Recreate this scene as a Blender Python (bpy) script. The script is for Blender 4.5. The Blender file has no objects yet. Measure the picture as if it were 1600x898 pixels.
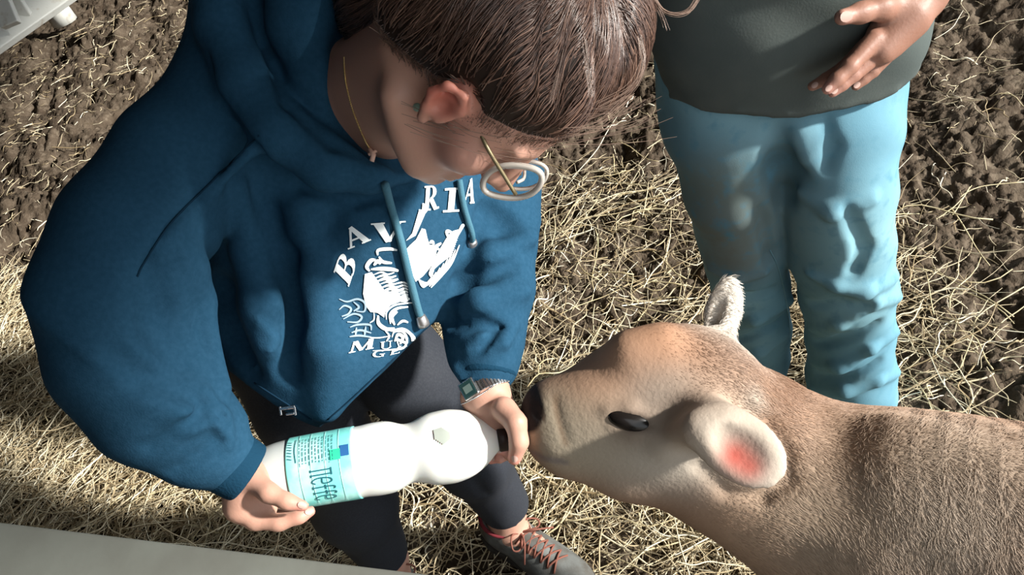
import bpy, bmesh, math, random
import numpy as np
from mathutils import Vector, Matrix
from mathutils.bvhtree import BVHTree

random.seed(7)
rng = np.random.default_rng(7)
scene = bpy.context.scene
COL = scene.collection

# ------------------------------------------------------------------ camera
F = 1331.0                       # focal length in pixels of the 1600 px frame
CAM = np.array([0.0, 0.0, 1.68])
PITCH, ROLL = math.radians(42.1), math.radians(17.8)
fw = np.array([0, math.cos(PITCH), -math.sin(PITCH)])
rt = np.array([1.0, 0, 0])
dn = np.array([0, -math.sin(PITCH), -math.cos(PITCH)])
IX = math.cos(ROLL) * rt + math.sin(ROLL) * dn
IY = -math.sin(ROLL) * rt + math.cos(ROLL) * dn
cd = bpy.data.cameras.new('camera')
cd.sensor_width = 36.0
cd.lens = 36.0 * F / 1600.0
cd.clip_start = 0.02
cam = bpy.data.objects.new('camera', cd)
COL.objects.link(cam)
cam.matrix_world = Matrix(((IX[0], -IY[0], -fw[0], CAM[0]), (IX[1], -IY[1], -fw[1], CAM[1]),
                           (IX[2], -IY[2], -fw[2], CAM[2]), (0, 0, 0, 1)))
scene.camera = cam

# ------------------------------------------------------------------ light
scene.view_settings.view_transform = 'Standard'
scene.view_settings.look = 'None'
scene.view_settings.gamma = 1.0
scene.view_settings.use_curve_mapping = False
scene.view_settings.exposure = 0.0
wd = bpy.data.worlds.new('world')
scene.world = wd
wd.use_nodes = True
bg = wd.node_tree.nodes['Background']
bg.inputs[0].default_value = (0.90, 0.96, 1.0, 1)
bg.inputs[1].default_value = 1.9
SUN_DIR = Vector((0.86, -0.38, 0.46)).normalized()     # towards the sun: low, from the right
sl = bpy.data.lights.new('sun', 'SUN')
sl.energy = 10.5
sl.angle = math.radians(3.5)
sl.color = (1.0, 0.97, 0.90)
so = bpy.data.objects.new('sun', sl)
COL.objects.link(so)
so.rotation_euler = SUN_DIR.to_track_quat('Z', 'Y').to_euler()
so.location = (4, 0, 4)

# ------------------------------------------------------------------ measuring helpers
def at(px, py, d):
    """world point seen at a photo pixel, d metres in front of the lens"""
    return CAM + d * (fw + (px - 800.0) / F * IX + (py - 449.0) / F * IY)

def on_plane(px, py, z=0.0):
    r = fw + (px - 800.0) / F * IX + (py - 449.0) / F * IY
    return CAM + r * ((z - CAM[2]) / r[2])

def cp(p):
    """(px, py, d, radius px) -> world centre, radius in metres"""
    return at(p[0], p[1], p[2]), p[3] * p[2] / F

# ------------------------------------------------------------------ signed distance volumes
class Vol:
    def __init__(s, lo, hi, h):
        s.lo = np.array(lo, float); s.h = h
        s.n = np.ceil((np.array(hi, float) - s.lo) / h).astype(int) + 1
        s.D = np.full(s.n, 0.5, np.float32)

    def region(s, lo, hi):
        a = np.clip(np.floor((lo - s.lo) / s.h).astype(int), 0, s.n)
        b = np.clip(np.ceil((hi - s.lo) / s.h).astype(int) + 1, 0, s.n)
        if (b <= a).any():
            return None
        ax = [(s.lo[i] + s.h * np.arange(a[i], b[i])).astype(np.float32) for i in range(3)]
        return (slice(a[0], b[0]), slice(a[1], b[1]), slice(a[2], b[2])), \
            ax[0][:, None, None], ax[1][None, :, None], ax[2][None, None, :]

    def mix(s, sl, v, k, op):
        a = s.D[sl]
        if op == 'sub':
            a = -a
        if k > 0:
            hh = np.maximum(k - np.abs(a - v), 0) / k
            r = np.minimum(a, v) - hh * hh * k * 0.25
        else:
            r = np.minimum(a, v)
        s.D[sl] = -r if op == 'sub' else r

    def cone(s, a, b, ra, rb, k=0.02, op='add'):
        a = np.asarray(a, float); b = np.asarray(b, float)
        pad = k + 3 * s.h
        R = max(ra, rb) + pad
        g = s.region(np.minimum(a, b) - R, np.maximum(a, b) + R)
        if g is None:
            return
        sl, X, Y, Z = g
        ab = b - a
        L2 = float(ab @ ab) + 1e-12
        t = ((X - a[0]) * ab[0] + (Y - a[1]) * ab[1] + (Z - a[2]) * ab[2]) / L2
        t = np.clip(t, 0, 1)
        v = np.sqrt((X - a[0] - t * ab[0]) ** 2 + (Y - a[1] - t * ab[1]) ** 2 + (Z - a[2] - t * ab[2]) ** 2) - (ra + (rb - ra) * t)
        s.mix(sl, v.astype(np.float32), k, op)

    def chain(s, pts, k=0.02, op='add'):
        q = [cp(p) if len(p) == 4 else (np.asarray(p[0], float), p[1]) for p in pts]
        if len(q) == 1:
            q = q * 2
        for (a, ra), (b, rb) in zip(q[:-1], q[1:]):
            s.cone(a, b, ra, rb, k, op)

    def ell(s, c, axes, r, k=0.02, op='add'):
        c = np.asarray(c, float); A = np.asarray(axes, float); r = np.asarray(r, float)
        ext = np.sqrt(((A * r[:, None]) ** 2).sum(0)) + k + 3 * s.h
        g = s.region(c - ext, c + ext)
        if g is None:
            return
        sl, X, Y, Z = g
        k0 = 0; k1 = 0
        for i in range(3):
            u = ((X - c[0]) * A[i, 0] + (Y - c[1]) * A[i, 1] + (Z - c[2]) * A[i, 2]) / r[i]
            k0 = k0 + u * u
            k1 = k1 + (u / r[i]) ** 2
        k0 = np.sqrt(k0); k1 = np.sqrt(k1) + 1e-9
        v = k0 * (k0 - 1) / k1
        v = np.where(k0 < 0.05, -r.min(), v)
        s.mix(sl, v.astype(np.float32), k, op)

    def cell(s, px, py, d, rx, ry, rd, ang=0, k=0.02, op='add', tilt=0):
        """ellipsoid with axes along the picture and the line of sight; radii in px"""
        c = math.cos(math.radians(ang)); n = math.sin(math.radians(ang))
        a0 = c * IX + n * IY; a1 = -n * IX + c * IY; a2 = fw
        if tilt:
            t = math.radians(tilt)
            a0, a2 = math.cos(t) * a0 + math.sin(t) * a2, -math.sin(t) * a0 + math.cos(t) * a2
        s.ell(at(px, py, d), [a0, a1, a2], np.array([rx, ry, rd]) * d / F, k, op)

    def cut(s, p, n, k=0.01):
        """remove everything on the n side of the plane"""
        n = np.asarray(n, float); n = n / np.linalg.norm(n)
        sl, X, Y, Z = s.region(s.lo, s.lo + s.h * (s.n - 1))
        v = (X - p[0]) * n[0] + (Y - p[1]) * n[1] + (Z - p[2]) * n[2]
        s.mix(sl, (-v).astype(np.float32), k, 'sub')

    def surf(s, px, py, d0=0.6, d1=2.3):
        """depth at which the line of sight meets the volume"""
        ds = np.arange(d0, d1, s.h * 0.7)
        r = fw + (px - 800.0) / F * IX + (py - 449.0) / F * IY
        P = (CAM + ds[:, None] * r - s.lo) / s.h
        i = np.round(P).astype(int)
        ok = ((i >= 0) & (i < s.n)).all(1)
        v = np.full(len(ds), 1.0)
        v[ok] = s.D[i[ok, 0], i[ok, 1], i[ok, 2]]
        w = np.nonzero(v < 0)[0]
        if len(w) == 0:
            return None
        j = w[0]
        if j == 0:
            return ds[0]
        t = v[j - 1] / (v[j - 1] - v[j] + 1e-9)
        return ds[j - 1] + t * (ds[j] - ds[j - 1])

    def ridge(s, pts, lift=0.4, k=0.02, op='add'):
        """raise (or sink) a fold that follows the surface; pts (px, py, r px); taper by r"""
        out = []
        for (px, py, r) in pts:
            d = s.surf(px, py)
            if d is None:
                continue
            rm = r * d / F
            dd = d + rm * (1 - 2 * lift) if op == 'add' else d - rm * (1 - 2 * lift)
            out.append((px, py, dd, r))
        if len(out) > 1:
            s.chain(out, k, op)

    def valley(s, pts, depth=0.4, k=0.02):
        s.ridge(pts, depth, k, 'sub')

    def wobble(s, fn):
        sl, X, Y, Z = s.region(s.lo, s.lo + s.h * (s.n - 1))
        s.D += fn(X, Y, Z).astype(np.float32)

    def mesh(s, smooth=1):
        D = s.D
        D[0] = D[-1] = 0.5; D[:, 0] = D[:, -1] = 0.5; D[:, :, 0] = D[:, :, -1] = 1.0
        S = D < 0
        c = np.zeros(tuple(s.n - 1), np.uint8)
        nx, ny, nz = s.n
        for i in (0, 1):
            for j in (0, 1):
                for k in (0, 1):
                    c += S[i:nx - 1 + i, j:ny - 1 + j, k:nz - 1 + k]
        cells = np.argwhere((c > 0) & (c < 8))
        idx = np.full(tuple(s.n - 1), -1, np.int32)
        idx[cells[:, 0], cells[:, 1], cells[:, 2]] = np.arange(len(cells))
        cor = np.array([(i, j, k) for i in (0, 1) for j in (0, 1) for k in (0, 1)])
        val = np.stack([D[cells[:, 0] + o[0], cells[:, 1] + o[1], cells[:, 2] + o[2]] for o in cor], 1)
        acc = np.zeros((len(cells), 3)); cnt = np.zeros(len(cells))
        for a in range(8):
            for b in range(a + 1, 8):
                if np.abs(cor[a] - cor[b]).sum() != 1:
                    continue
                va, vb = val[:, a], val[:, b]
                m = (va < 0) != (vb < 0)
                t = va / np.where(m, va - vb, 1)
                acc += np.where(m[:, None], cor[a] + t[:, None] * (cor[b] - cor[a]), 0)
                cnt += m
        V = s.lo + s.h * (cells + acc / cnt[:, None])
        Q = []
        for ax in range(3):
            sl0 = [slice(None)] * 3; sl1 = [slice(None)] * 3
            sl0[ax] = slice(0, -1); sl1[ax] = slice(1, None)
            e = np.argwhere(S[tuple(sl0)] != S[tuple(sl1)])
            u, w = (ax + 1) % 3, (ax + 2) % 3
            ins = S[e[:, 0], e[:, 1], e[:, 2]]
            q = []
            for du, dw in ((-1, -1), (0, -1), (0, 0), (-1, 0)):
                f = e.copy(); f[:, u] += du; f[:, w] += dw
                q.append(idx[f[:, 0], f[:, 1], f[:, 2]])
            q = np.stack(q, 1)
            q[~ins] = q[~ins][:, ::-1]
            Q.append(q)
        Q = np.concatenate(Q)
        E = np.concatenate([Q[:, [0, 1]], Q[:, [1, 2]], Q[:, [2, 3]], Q[:, [3, 0]]])
        n = len(V)
        deg = np.bincount(E[:, 0], minlength=n) + np.bincount(E[:, 1], minlength=n)
        for it in range(smooth):
            W = np.zeros_like(V)
            for i in range(3):
                W[:, i] = np.bincount(E[:, 0], V[E[:, 1], i], n) + np.bincount(E[:, 1], V[E[:, 0], i], n)
            V = 0.4 * V + 0.6 * W / deg[:, None]
        return V, Q

def weld_islands(V, Q, keep=None):
    return V, Q

# ------------------------------------------------------------------ object helpers
def mesh_np(name, V, Q, mat=None, parent=None, smooth=True, col=None):
    me = bpy.data.meshes.new(name)
    V = np.asarray(V, np.float32); Q = np.asarray(Q, np.int32)
    k = Q.shape[1]
    me.vertices.add(len(V)); me.vertices.foreach_set('co', V.ravel())
    me.loops.add(Q.size); me.loops.foreach_set('vertex_index', Q.ravel())
    me.polygons.add(len(Q))
    me.polygons.foreach_set('loop_start', np.arange(0, Q.size, k, dtype=np.int32))
    me.polygons.foreach_set('loop_total', np.full(len(Q), k, np.int32))
    me.polygons.foreach_set('use_smooth', np.full(len(Q), smooth))
    me.update(calc_edges=True)
    if col is not None:
        a = me.color_attributes.new('Col', 'FLOAT_COLOR', 'POINT')
        c = np.ones((len(V), 4), np.float32); c[:, :col.shape[1]] = col
        a.data.foreach_set('color', c.ravel())
    return link(name, me, mat, parent)

def link(name, me, mat=None, parent=None):
    if mat is not None:
        me.materials.append(mat)
    o = bpy.data.objects.new(name, me)
    COL.objects.link(o)
    if parent is not None:
        o.parent = parent
        o.matrix_parent_inverse = root_inv(parent)
    return o

def root_inv(p):
    """parents keep plain translations, so the inverse is a chain of offsets"""
    off = Vector((0, 0, 0))
    while p is not None:
        off += Vector(p.location)
        if p.parent is not None:
            off += p.matrix_parent_inverse.translation
        p = p.parent
    return Matrix.Translation(-off)

def thing(name, label, cat, loc=(0, 0, 0), group=None):
    o = bpy.data.objects.new(name, None)
    o.empty_display_size = 0.05
    COL.objects.link(o)
    o.location = Vector(loc)
    tag(o, label, cat, group)
    return o

def tag(o, label=None, cat=None, group=None, kind=None):
    if label: o['label'] = label
    if cat: o['category'] = cat
    if group: o['group'] = group
    if kind: o['kind'] = kind
    return o

class MB:
    """collects tubes, boxes and patches into one mesh"""
    def __init__(s):
        s.v = []; s.f = []
    def add(s, v, f):
        n = len(s.v)
        s.v.extend([tuple(map(float, p)) for p in v])
        s.f.extend([tuple(i + n for i in q) for q in f])
    def tube(s, pts, rad, seg=8, flat=1.0, closed=False, up=None):
        P = [np.asarray(p, float) for p in pts]
        n = len(P)
        R = rad if hasattr(rad, '__len__') else [rad] * n
        V = []; prev = None
        for i in range(n):
            if closed:
                t = P[(i + 1) % n] - P[i - 1]
            else:
                t = P[min(i + 1, n - 1)] - P[max(i - 1, 0)]
            t = t / (np.linalg.norm(t) + 1e-12)
            if prev is None:
                a = np.array(up if up is not None else (0.13, 0.21, 0.97))
                if abs(a @ t) > 0.95:
                    a = np.array((1.0, 0.1, 0))
            else:
                a = prev
            a = a - t * (a @ t); a /= np.linalg.norm(a) + 1e-12
            b = np.cross(t, a); prev = a
            for k in range(seg):
                w = 2 * math.pi * k / seg
                V.append(P[i] + R[i] * (math.cos(w) * a * flat + math.sin(w) * b))
        Fc = []
        m = n if closed else n - 1
        for i in range(m):
            for k in range(seg):
                j = (i + 1) % n
                Fc.append((i * seg + k, i * seg + (k + 1) % seg, j * seg + (k + 1) % seg, j * seg + k))
        if not closed:
            Fc.append(tuple(range(seg - 1, -1, -1)))
            Fc.append(tuple((n - 1) * seg + k for k in range(seg)))
        s.add(V, Fc)
    def box(s, c, ax, half):
        c = np.asarray(c, float); A = np.asarray(ax, float)
        V = [c + A[0] * half[0] * x + A[1] * half[1] * y + A[2] * half[2] * z for x in (-1, 1) for y in (-1, 1) for z in (-1, 1)]
        s.add(V, [(0, 1, 3, 2), (4, 6, 7, 5), (0, 4, 5, 1), (2, 3, 7, 6), (0, 2, 6, 4), (1, 5, 7, 3)])
    def lathe(s, o, axis, prof, seg=32):
        o = np.asarray(o, float); t = np.asarray(axis, float); t /= np.linalg.norm(t)
        a = np.array((0.1, 0.2, 0.97)); a -= t * (a @ t); a /= np.linalg.norm(a); b = np.cross(t, a)
        V = []
        for (x, r) in prof:
            for k in range(seg):
                w = 2 * math.pi * k / seg
                V.append(o + t * x + r * (math.cos(w) * a + math.sin(w) * b))
        Fc = []
        for i in range(len(prof) - 1):
            for k in range(seg):
                Fc.append((i * seg + k, i * seg + (k + 1) % seg, (i + 1) * seg + (k + 1) % seg, (i + 1) * seg + k))
        Fc.append(tuple(range(seg - 1, -1, -1)))
        Fc.append(tuple((len(prof) - 1) * seg + k for k in range(seg)))
        s.add(V, Fc)
    def build(s, name, mat=None, parent=None, smooth=True, bevel=0):
        me = bpy.data.meshes.new(name)
        me.from_pydata(s.v, [], s.f)
        if smooth:
            me.polygons.foreach_set('use_smooth', [True] * len(me.polygons))
        me.update()
        o = link(name, me, mat, parent)
        if bevel:
            b = o.modifiers.new('bevel', 'BEVEL'); b.width = bevel; b.segments = 3
        return o

# ------------------------------------------------------------------ materials
def mat(name, col, rough=0.6, spec=0.3, metal=0.0, noise=None, bump=None, sheen=0.0, sss=0.0, attr=False,
        trans=0.0, alpha=1.0, weave=None, coat=0.0):
    """noise=(colour2, scale, low, high), bump=(scale, strength, distance)"""
    m = bpy.data.materials.new(name); m.use_nodes = True
    nt = m.node_tree; N = nt.nodes; Lk = nt.links
    b = N['Principled BSDF']
    b.inputs['Base Color'].default_value = (*col, 1)
    b.inputs['Roughness'].default_value = rough
    b.inputs['Specular IOR Level'].default_value = spec
    b.inputs['Metallic'].default_value = metal
    b.inputs['Transmission Weight'].default_value = trans
    b.inputs['Alpha'].default_value = alpha
    b.inputs['Coat Weight'].default_value = coat
    if sheen:
        b.inputs['Sheen Weight'].default_value = sheen
        b.inputs['Sheen Roughness'].default_value = 1.0
    if sss:
        b.inputs['Subsurface Weight'].default_value = sss
        b.inputs['Subsurface Radius'].default_value = (1.0, 0.35, 0.2)
        b.inputs['Subsurface Scale'].default_value = 0.008
    tc = N.new('ShaderNodeTexCoord')
    out = None
    if attr:
        a = N.new('ShaderNodeAttribute'); a.attribute_name = 'Col'
        out = a.outputs['Color']
    if noise:
        specs = noise if isinstance(noise, list) else [noise]
        for (c2, sc, lo, hi) in specs:
            t = N.new('ShaderNodeTexNoise'); t.inputs['Scale'].default_value = sc
            t.inputs['Detail'].default_value = 6
            Lk.new(tc.outputs['Object'], t.inputs['Vector'])
            r = N.new('ShaderNodeMapRange')
            r.inputs[1].default_value = lo; r.inputs[2].default_value = hi
            Lk.new(t.outputs['Fac'], r.inputs[0])
            x = N.new('ShaderNodeMix'); x.data_type = 'RGBA'
            Lk.new(r.outputs[0], x.inputs[0])
            if out is None:
                x.inputs[6].default_value = (*col, 1)
            else:
                Lk.new(out, x.inputs[6])
            x.inputs[7].default_value = (*c2, 1)
            out = x.outputs[2]
    if out is not None:
        Lk.new(out, b.inputs['Base Color'])
    if bump:
        t = N.new('ShaderNodeTexNoise'); t.inputs['Scale'].default_value = bump[0]; t.inputs['Detail'].default_value = 5
        Lk.new(tc.outputs['Object'], t.inputs['Vector'])
        bp = N.new('ShaderNodeBump'); bp.inputs['Strength'].default_value = bump[1]
        bp.inputs['Distance'].default_value = bump[2]
        Lk.new(t.outputs['Fac'], bp.inputs['Height'])
        Lk.new(bp.outputs['Normal'], b.inputs['Normal'])
    return m

def strand_mat(name, c1, c2, rough=0.5, spec=0.4, c3=None):
    m = bpy.data.materials.new(name); m.use_nodes = True
    nt = m.node_tree; N = nt.nodes; Lk = nt.links
    b = N['Principled BSDF']
    h = N.new('ShaderNodeHairInfo')
    r = N.new('ShaderNodeValToRGB')
    r.color_ramp.elements[0].color = (*c1, 1); r.color_ramp.elements[1].color = (*c2, 1)
    if c3:
        e = r.color_ramp.elements.new(0.8); e.color = (*c3, 1)
    Lk.new(h.outputs['Random'], r.inputs[0])
    Lk.new(r.outputs[0], b.inputs['Base Color'])
    b.inputs['Roughness'].default_value = rough
    b.inputs['Specular IOR Level'].default_value = spec
    return m

def strands(name, P, R, mt, parent=None):
    """P: (n, k, 3) points, R: (n, k) radii -> one hair-curves object"""
    n, k = P.shape[:2]
    hc = bpy.data.hair_curves.new(name)
    hc.add_curves([k] * n)
    hc.attributes['position'].data.foreach_set('vector', np.ascontiguousarray(P, np.float32).ravel())
    a = hc.attributes.get('radius') or hc.attributes.new('radius', 'FLOAT', 'POINT')
    a.data.foreach_set('value', np.ascontiguousarray(R, np.float32).ravel())
    return link(name, hc, mt, parent)

def bvh_of(V, Q):
    return BVHTree.FromPolygons([Vector(v) for v in V.tolist()], Q.tolist())

def hit(bv, px, py):
    """surface point and normal of a mesh on the line of sight"""
    r = Vector(fw + (px - 800.0) / F * IX + (py - 449.0) / F * IY).normalized()
    p, n, i, d = bv.ray_cast(Vector(CAM), r)
    return (None, None) if p is None else (np.array(p), np.array(n))

def on_surf(bv, pts, off=0.002, default=None):
    out = []
    for (px, py) in pts:
        p, n = hit(bv, px, py)
        if p is None:
            continue
        if n @ (CAM - p) < 0: n = -n
        out.append(p + n * off)
    return out

def spline(pts, n):
    """Catmull-Rom resample of a polyline"""
    P = np.asarray(pts, float)
    if len(P) < 3:
        t = np.linspace(0, 1, n)[:, None]
        return P[0] * (1 - t) + P[-1] * t
    Pp = np.vstack([2 * P[0] - P[1], P, 2 * P[-1] - P[-2]])
    u = np.linspace(0, len(P) - 1 - 1e-6, n)
    i = u.astype(int); t = (u - i)[:, None]
    a, b, c, d = Pp[i], Pp[i + 1], Pp[i + 2], Pp[i + 3]
    return 0.5 * (2 * b + (c - a) * t + (2 * a - 5 * b + 4 * c - d) * t ** 2 + (3 * b - a - 3 * c + d) * t ** 3)

def vnoise(x, y, seed=0):
    """smooth 2-D gradient-free value noise, 0..1"""
    xi = np.floor(x).astype(np.int64); yi = np.floor(y).astype(np.int64)
    fx = x - xi; fy = y - yi
    fx = fx * fx * (3 - 2 * fx); fy = fy * fy * (3 - 2 * fy)
    def hsh(a, b):
        n = (a * 374761393 + b * 668265263 + seed * 974711) & 0x7fffffff
        n = ((n ^ (n >> 13)) * 1274126177) & 0x7fffffff
        return ((n ^ (n >> 16)) & 0xffff) / 65535.0
    return (hsh(xi, yi) * (1 - fx) + hsh(xi + 1, yi) * fx) * (1 - fy) + (hsh(xi, yi + 1) * (1 - fx) + hsh(xi + 1, yi + 1) * fx) * fy

def sstep(a, b, x):
    t = np.clip((x - a) / (b - a), 0, 1)
    return t * t * (3 - 2 * t)
# ================================================================== the setting
M_dirt = mat('dirt', (0.092, 0.07, 0.05), 0.9, 0.1, noise=[((0.05, 0.036, 0.025), 7, 0.35, 0.65), ((0.145, 0.115, 0.085), 38, 0.52, 0.75)],
             bump=(90, 0.9, 0.006))
def hay_amount(x, y):
    """how thickly hay covers the barn floor, 0..1"""
    x = np.asarray(x, float); y = np.asarray(y, float)
    w = sstep(2.75, 1.9, y + 0.25 * (x + 0.3)) * sstep(-2.4, -1.5, x) * sstep(1.0, 0.4, x - 0.12 * y)
    patch = vnoise(x * 2.3 + 5, y * 2.3, 4)
    w = w * (0.35 + 0.9 * sstep(0.25, 0.65, patch))
    hole = np.exp(-(((x - 0.18) / 0.22) ** 2 + ((y - 1.62) / 0.15) ** 2)) + np.exp(-(((x - 0.45) / 0.12) ** 2 + ((y - 1.75) / 0.16) ** 2))
    return np.clip(np.maximum(w * (1 - 0.6 * np.clip(hole, 0, 1)), 0.045), 0, 1)

def ground_z(x, y):
    q = vnoise(x * 3.1 + 0.6 * vnoise(x * 9, y * 9, 2), y * 3.1, 1)
    z = 0.11 * (q - 0.5) + 0.05 * (vnoise(x * 6.3 + 9, y * 6.3, 21) - 0.5)
    wx = x + 0.04 * vnoise(x * 17, y * 17, 12); wy = y + 0.04 * vnoise(x * 17 + 40, y * 17, 13)
    for (f, a, sd) in ((10, 0.034, 3), (23, 0.020, 5), (52, 0.021, 7), (115, 0.016, 9)):
        z = z + a * (np.abs(2 * vnoise(wx * f, wy * f, sd) - 1) ** 0.8 - 0.45)
    return z * (1 - 0.5 * hay_amount(x, y)) - 0.012

xs = np.concatenate([np.arange(-4.2, -1.2, 0.012), np.arange(-1.2, 1.4, 0.0075), np.arange(1.4, 3.2, 0.012)])
ys = np.concatenate([np.arange(-0.6, 0.8, 0.03), np.arange(0.8, 2.6, 0.0075), np.arange(2.6, 7.4, 0.016)])
GX, GY = np.meshgrid(xs, ys, indexing='ij')
GV = np.stack([GX, GY, ground_z(GX, GY)], -1).reshape(-1, 3)
ii = np.arange(len(xs) * len(ys)).reshape(len(xs), len(ys))
GQ = np.stack([ii[:-1, :-1], ii[1:, :-1], ii[1:, 1:], ii[:-1, 1:]], -1).reshape(-1, 4)
ground = mesh_np('floor', GV, GQ, M_dirt)
tag(ground, kind='structure')

def make_hay(n, seed):
    r = np.random.default_rng(seed)
    x = r.uniform(-3.6, 2.6, n * 4); y = r.uniform(0.35, 5.2, n * 4)
    keep = r.uniform(0, 1, n * 4) < hay_amount(x, y)
    x = x[keep][:n]; y = y[keep][:n]
    m = len(x)
    dens = hay_amount(x, y)
    L = np.exp(r.normal(-2.25, 0.55, m)).clip(0.025, 0.36)
    L = np.where(dens < 0.1, L * 0.6, L)
    a = r.uniform(0, 2 * math.pi, m)
    tilt = r.normal(0, 0.16, m)
    bend = r.normal(0, 0.28, m); kink = r.normal(0, 0.12, m)
    z = ground_z(x, y) + 0.006 + dens * np.abs(r.normal(0, 0.018, m))
    k = 5
    P = np.zeros((m, k, 3)); c = np.stack([x, y, z], 1); P[:, 0] = c
    for j in range(1, k):
        aa = a + bend * (j - 2) * 0.5 + (kink * 4 if j == 3 else 0)
        tt = tilt + kink * (j - 2) * 0.5
        c = c + (L / (k - 1))[:, None] * np.stack([np.cos(aa) * np.cos(tt), np.sin(aa) * np.cos(tt), np.sin(tt)], 1)
        P[:, j] = c
    gz = ground_z(P[..., 0], P[..., 1])
    P[..., 2] = np.maximum(P[..., 2], gz + 0.003)
    R = np.abs(r.normal(0.0010, 0.0005, m)).clip(0.0005, 0.0021)[:, None] * np.array([0.9, 1, 1, 0.9, 0.5])
    return P, R
M_hay = strand_mat('hay', (0.30, 0.22, 0.12), (0.94, 0.88, 0.70), 0.5, 0.4, (0.66, 0.57, 0.39))
HP, HR = make_hay(50000, 3)
hay = strands('loose_hay', HP, HR, M_hay)
tag(hay, 'loose dry hay strewn over the dark barn dirt', 'hay', kind='stuff')

# unseen barn round the pen, set up to shape the light: roof overhead, walls on the dark sides, open towards the sun and the viewer
M_board = mat('old_boards', (0.07, 0.058, 0.048), 0.85, 0.15, noise=((0.04, 0.032, 0.026), 4, 0.4, 0.65))
def slab(name, lo, hi, mt):
    lo = np.array(lo); hi = np.array(hi); m = MB()
    m.box((lo + hi) / 2, np.eye(3), (hi - lo) / 2)
    o = m.build(name, mt, None, False); tag(o, kind='structure'); return o
slab('ceiling', (-5.2, -1.2, 3.16), (3.6, 8.4, 3.28), M_board)  # unseen roof, its edges placed for where sun and shade fall
slab('wall_left', (-5.2, -1.2, -0.1), (-5.05, 8.4, 3.16), M_board)
slab('wall_light_block', (-5.2, -1.32, -0.1), (-0.25, -1.2, 3.16), M_board)  # added out of view to block fill light from the left front
slab('wall_back', (-5.2, 8.25, -0.1), (3.6, 8.4, 3.16), M_board)

M_bounce = mat('pale_bounce_slab', (0.42, 0.40, 0.36), 0.9, 0.1, noise=((0.34, 0.32, 0.28), 3, 0.4, 0.7))
slab('floor_bounce', (-7, -7, -0.2), (8, -0.6, -0.03), M_bounce)  # added out of view to bounce sunlight onto the calf and sweatshirt
# ================================================================== the bending woman
M_skin = mat('skin', (0.52, 0.30, 0.22), 0.5, 0.35, sss=0.12, attr=True, bump=(220, 0.15, 0.002))
M_hoodie = mat('navy_fleece', (0.014, 0.052, 0.095), 0.95, 0.05, noise=((0.019, 0.063, 0.113), 160, 0.35, 0.7), bump=(420, 0.35, 0.0015))
M_rib = mat('navy_ribbing', (0.008, 0.036, 0.068), 0.95, 0.05, bump=(300, 0.5, 0.002))
M_leg = mat('dark_leggings', (0.022, 0.025, 0.033), 0.75, 0.2, noise=((0.03, 0.034, 0.043), 300, 0.4, 0.7), bump=(500, 0.2, 0.001))
M_hair = mat('brown_hair_mass', (0.022, 0.012, 0.008), 0.55, 0.3, bump=(60, 0.3, 0.003))
M_white = mat('white_print', (0.78, 0.82, 0.82), 0.7, 0.2)
M_metal = mat('steel', (0.62, 0.63, 0.64), 0.25, 0.5, metal=1.0)
M_gold = mat('gold_chain', (0.75, 0.55, 0.25), 0.3, 0.5, metal=1.0)

W = thing('person', 'person in a navy hooded sweatshirt stooping to hold the milk bottle for the calf', 'person', (-0.3, 1.1, 0.0))

# head frame: U crown, Fd face, S her right
def frame(v): return v[0] * IX + v[1] * IY + v[2] * fw
S = frame((-0.3954, 0.4502, -0.8006)); Fd = frame((0.3603, 0.8778, 0.3157)); U = frame((0.8449, -0.1637, -0.5093))
HC = at(754, 113, 0.865)
HS_ = 1.04

def head(vol, C, S, Fd, U, sc=1.0):
    def L(x, y, z): return C + sc * (x * S + y * Fd + z * U)
    A = [S, Fd, U]
    def e(x, y, z, rx, ry, rz, k=0.02, op='add'):
        vol.ell(L(x, y, z), A, np.array([rx, ry, rz]) * sc, k, op)
    e(0, -0.012, 0.038, 0.074, 0.094, 0.078)                # skull
    e(0, 0.035, 0.0, 0.062, 0.055, 0.075, 0.03)             # face
    e(0, 0.045, -0.068, 0.046, 0.042, 0.045, 0.03)          # jaw
    e(0, 0.076, -0.098, 0.020, 0.018, 0.016, 0.02)          # chin
    for q in (-1, 1):
        e(q * 0.040, 0.062, -0.022, 0.027, 0.024, 0.026, 0.02)   # cheeks
        e(q * 0.031, 0.088, 0.012, 0.019, 0.014, 0.012, 0.012, 'sub')
        e(q * 0.031, 0.077, 0.011, 0.0135, 0.0125, 0.0125, 0.003)
        vol.cone(L(q * 0.014, 0.087, 0.028), L(q * 0.047, 0.077, 0.029), 0.006 * sc, 0.005 * sc, 0.01)   # brows
        vol.cone(L(q * 0.055, -0.01, -0.07), L(q * 0.03, 0.06, -0.095), 0.013 * sc, 0.012 * sc, 0.025)   # jaw line
        e(q * 0.011, 0.098, -0.031, 0.009, 0.010, 0.008, 0.006)
    vol.cone(L(0, 0.088, 0.014), L(0, 0.112, -0.026), 0.008 * sc, 0.011 * sc, 0.01)                       # nose
    vol.cone(L(-0.018, 0.086, -0.060), L(0.018, 0.086, -0.060), 0.006 * sc, 0.006 * sc, 0.006)
    vol.cone(L(-0.015, 0.086, -0.071), L(0.015, 0.086, -0.071), 0.007 * sc, 0.007 * sc, 0.006)
    vol.cone(L(-0.022, 0.093, -0.0655), L(0.022, 0.093, -0.0655), 0.002, 0.002, 0.003, 'sub')

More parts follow.
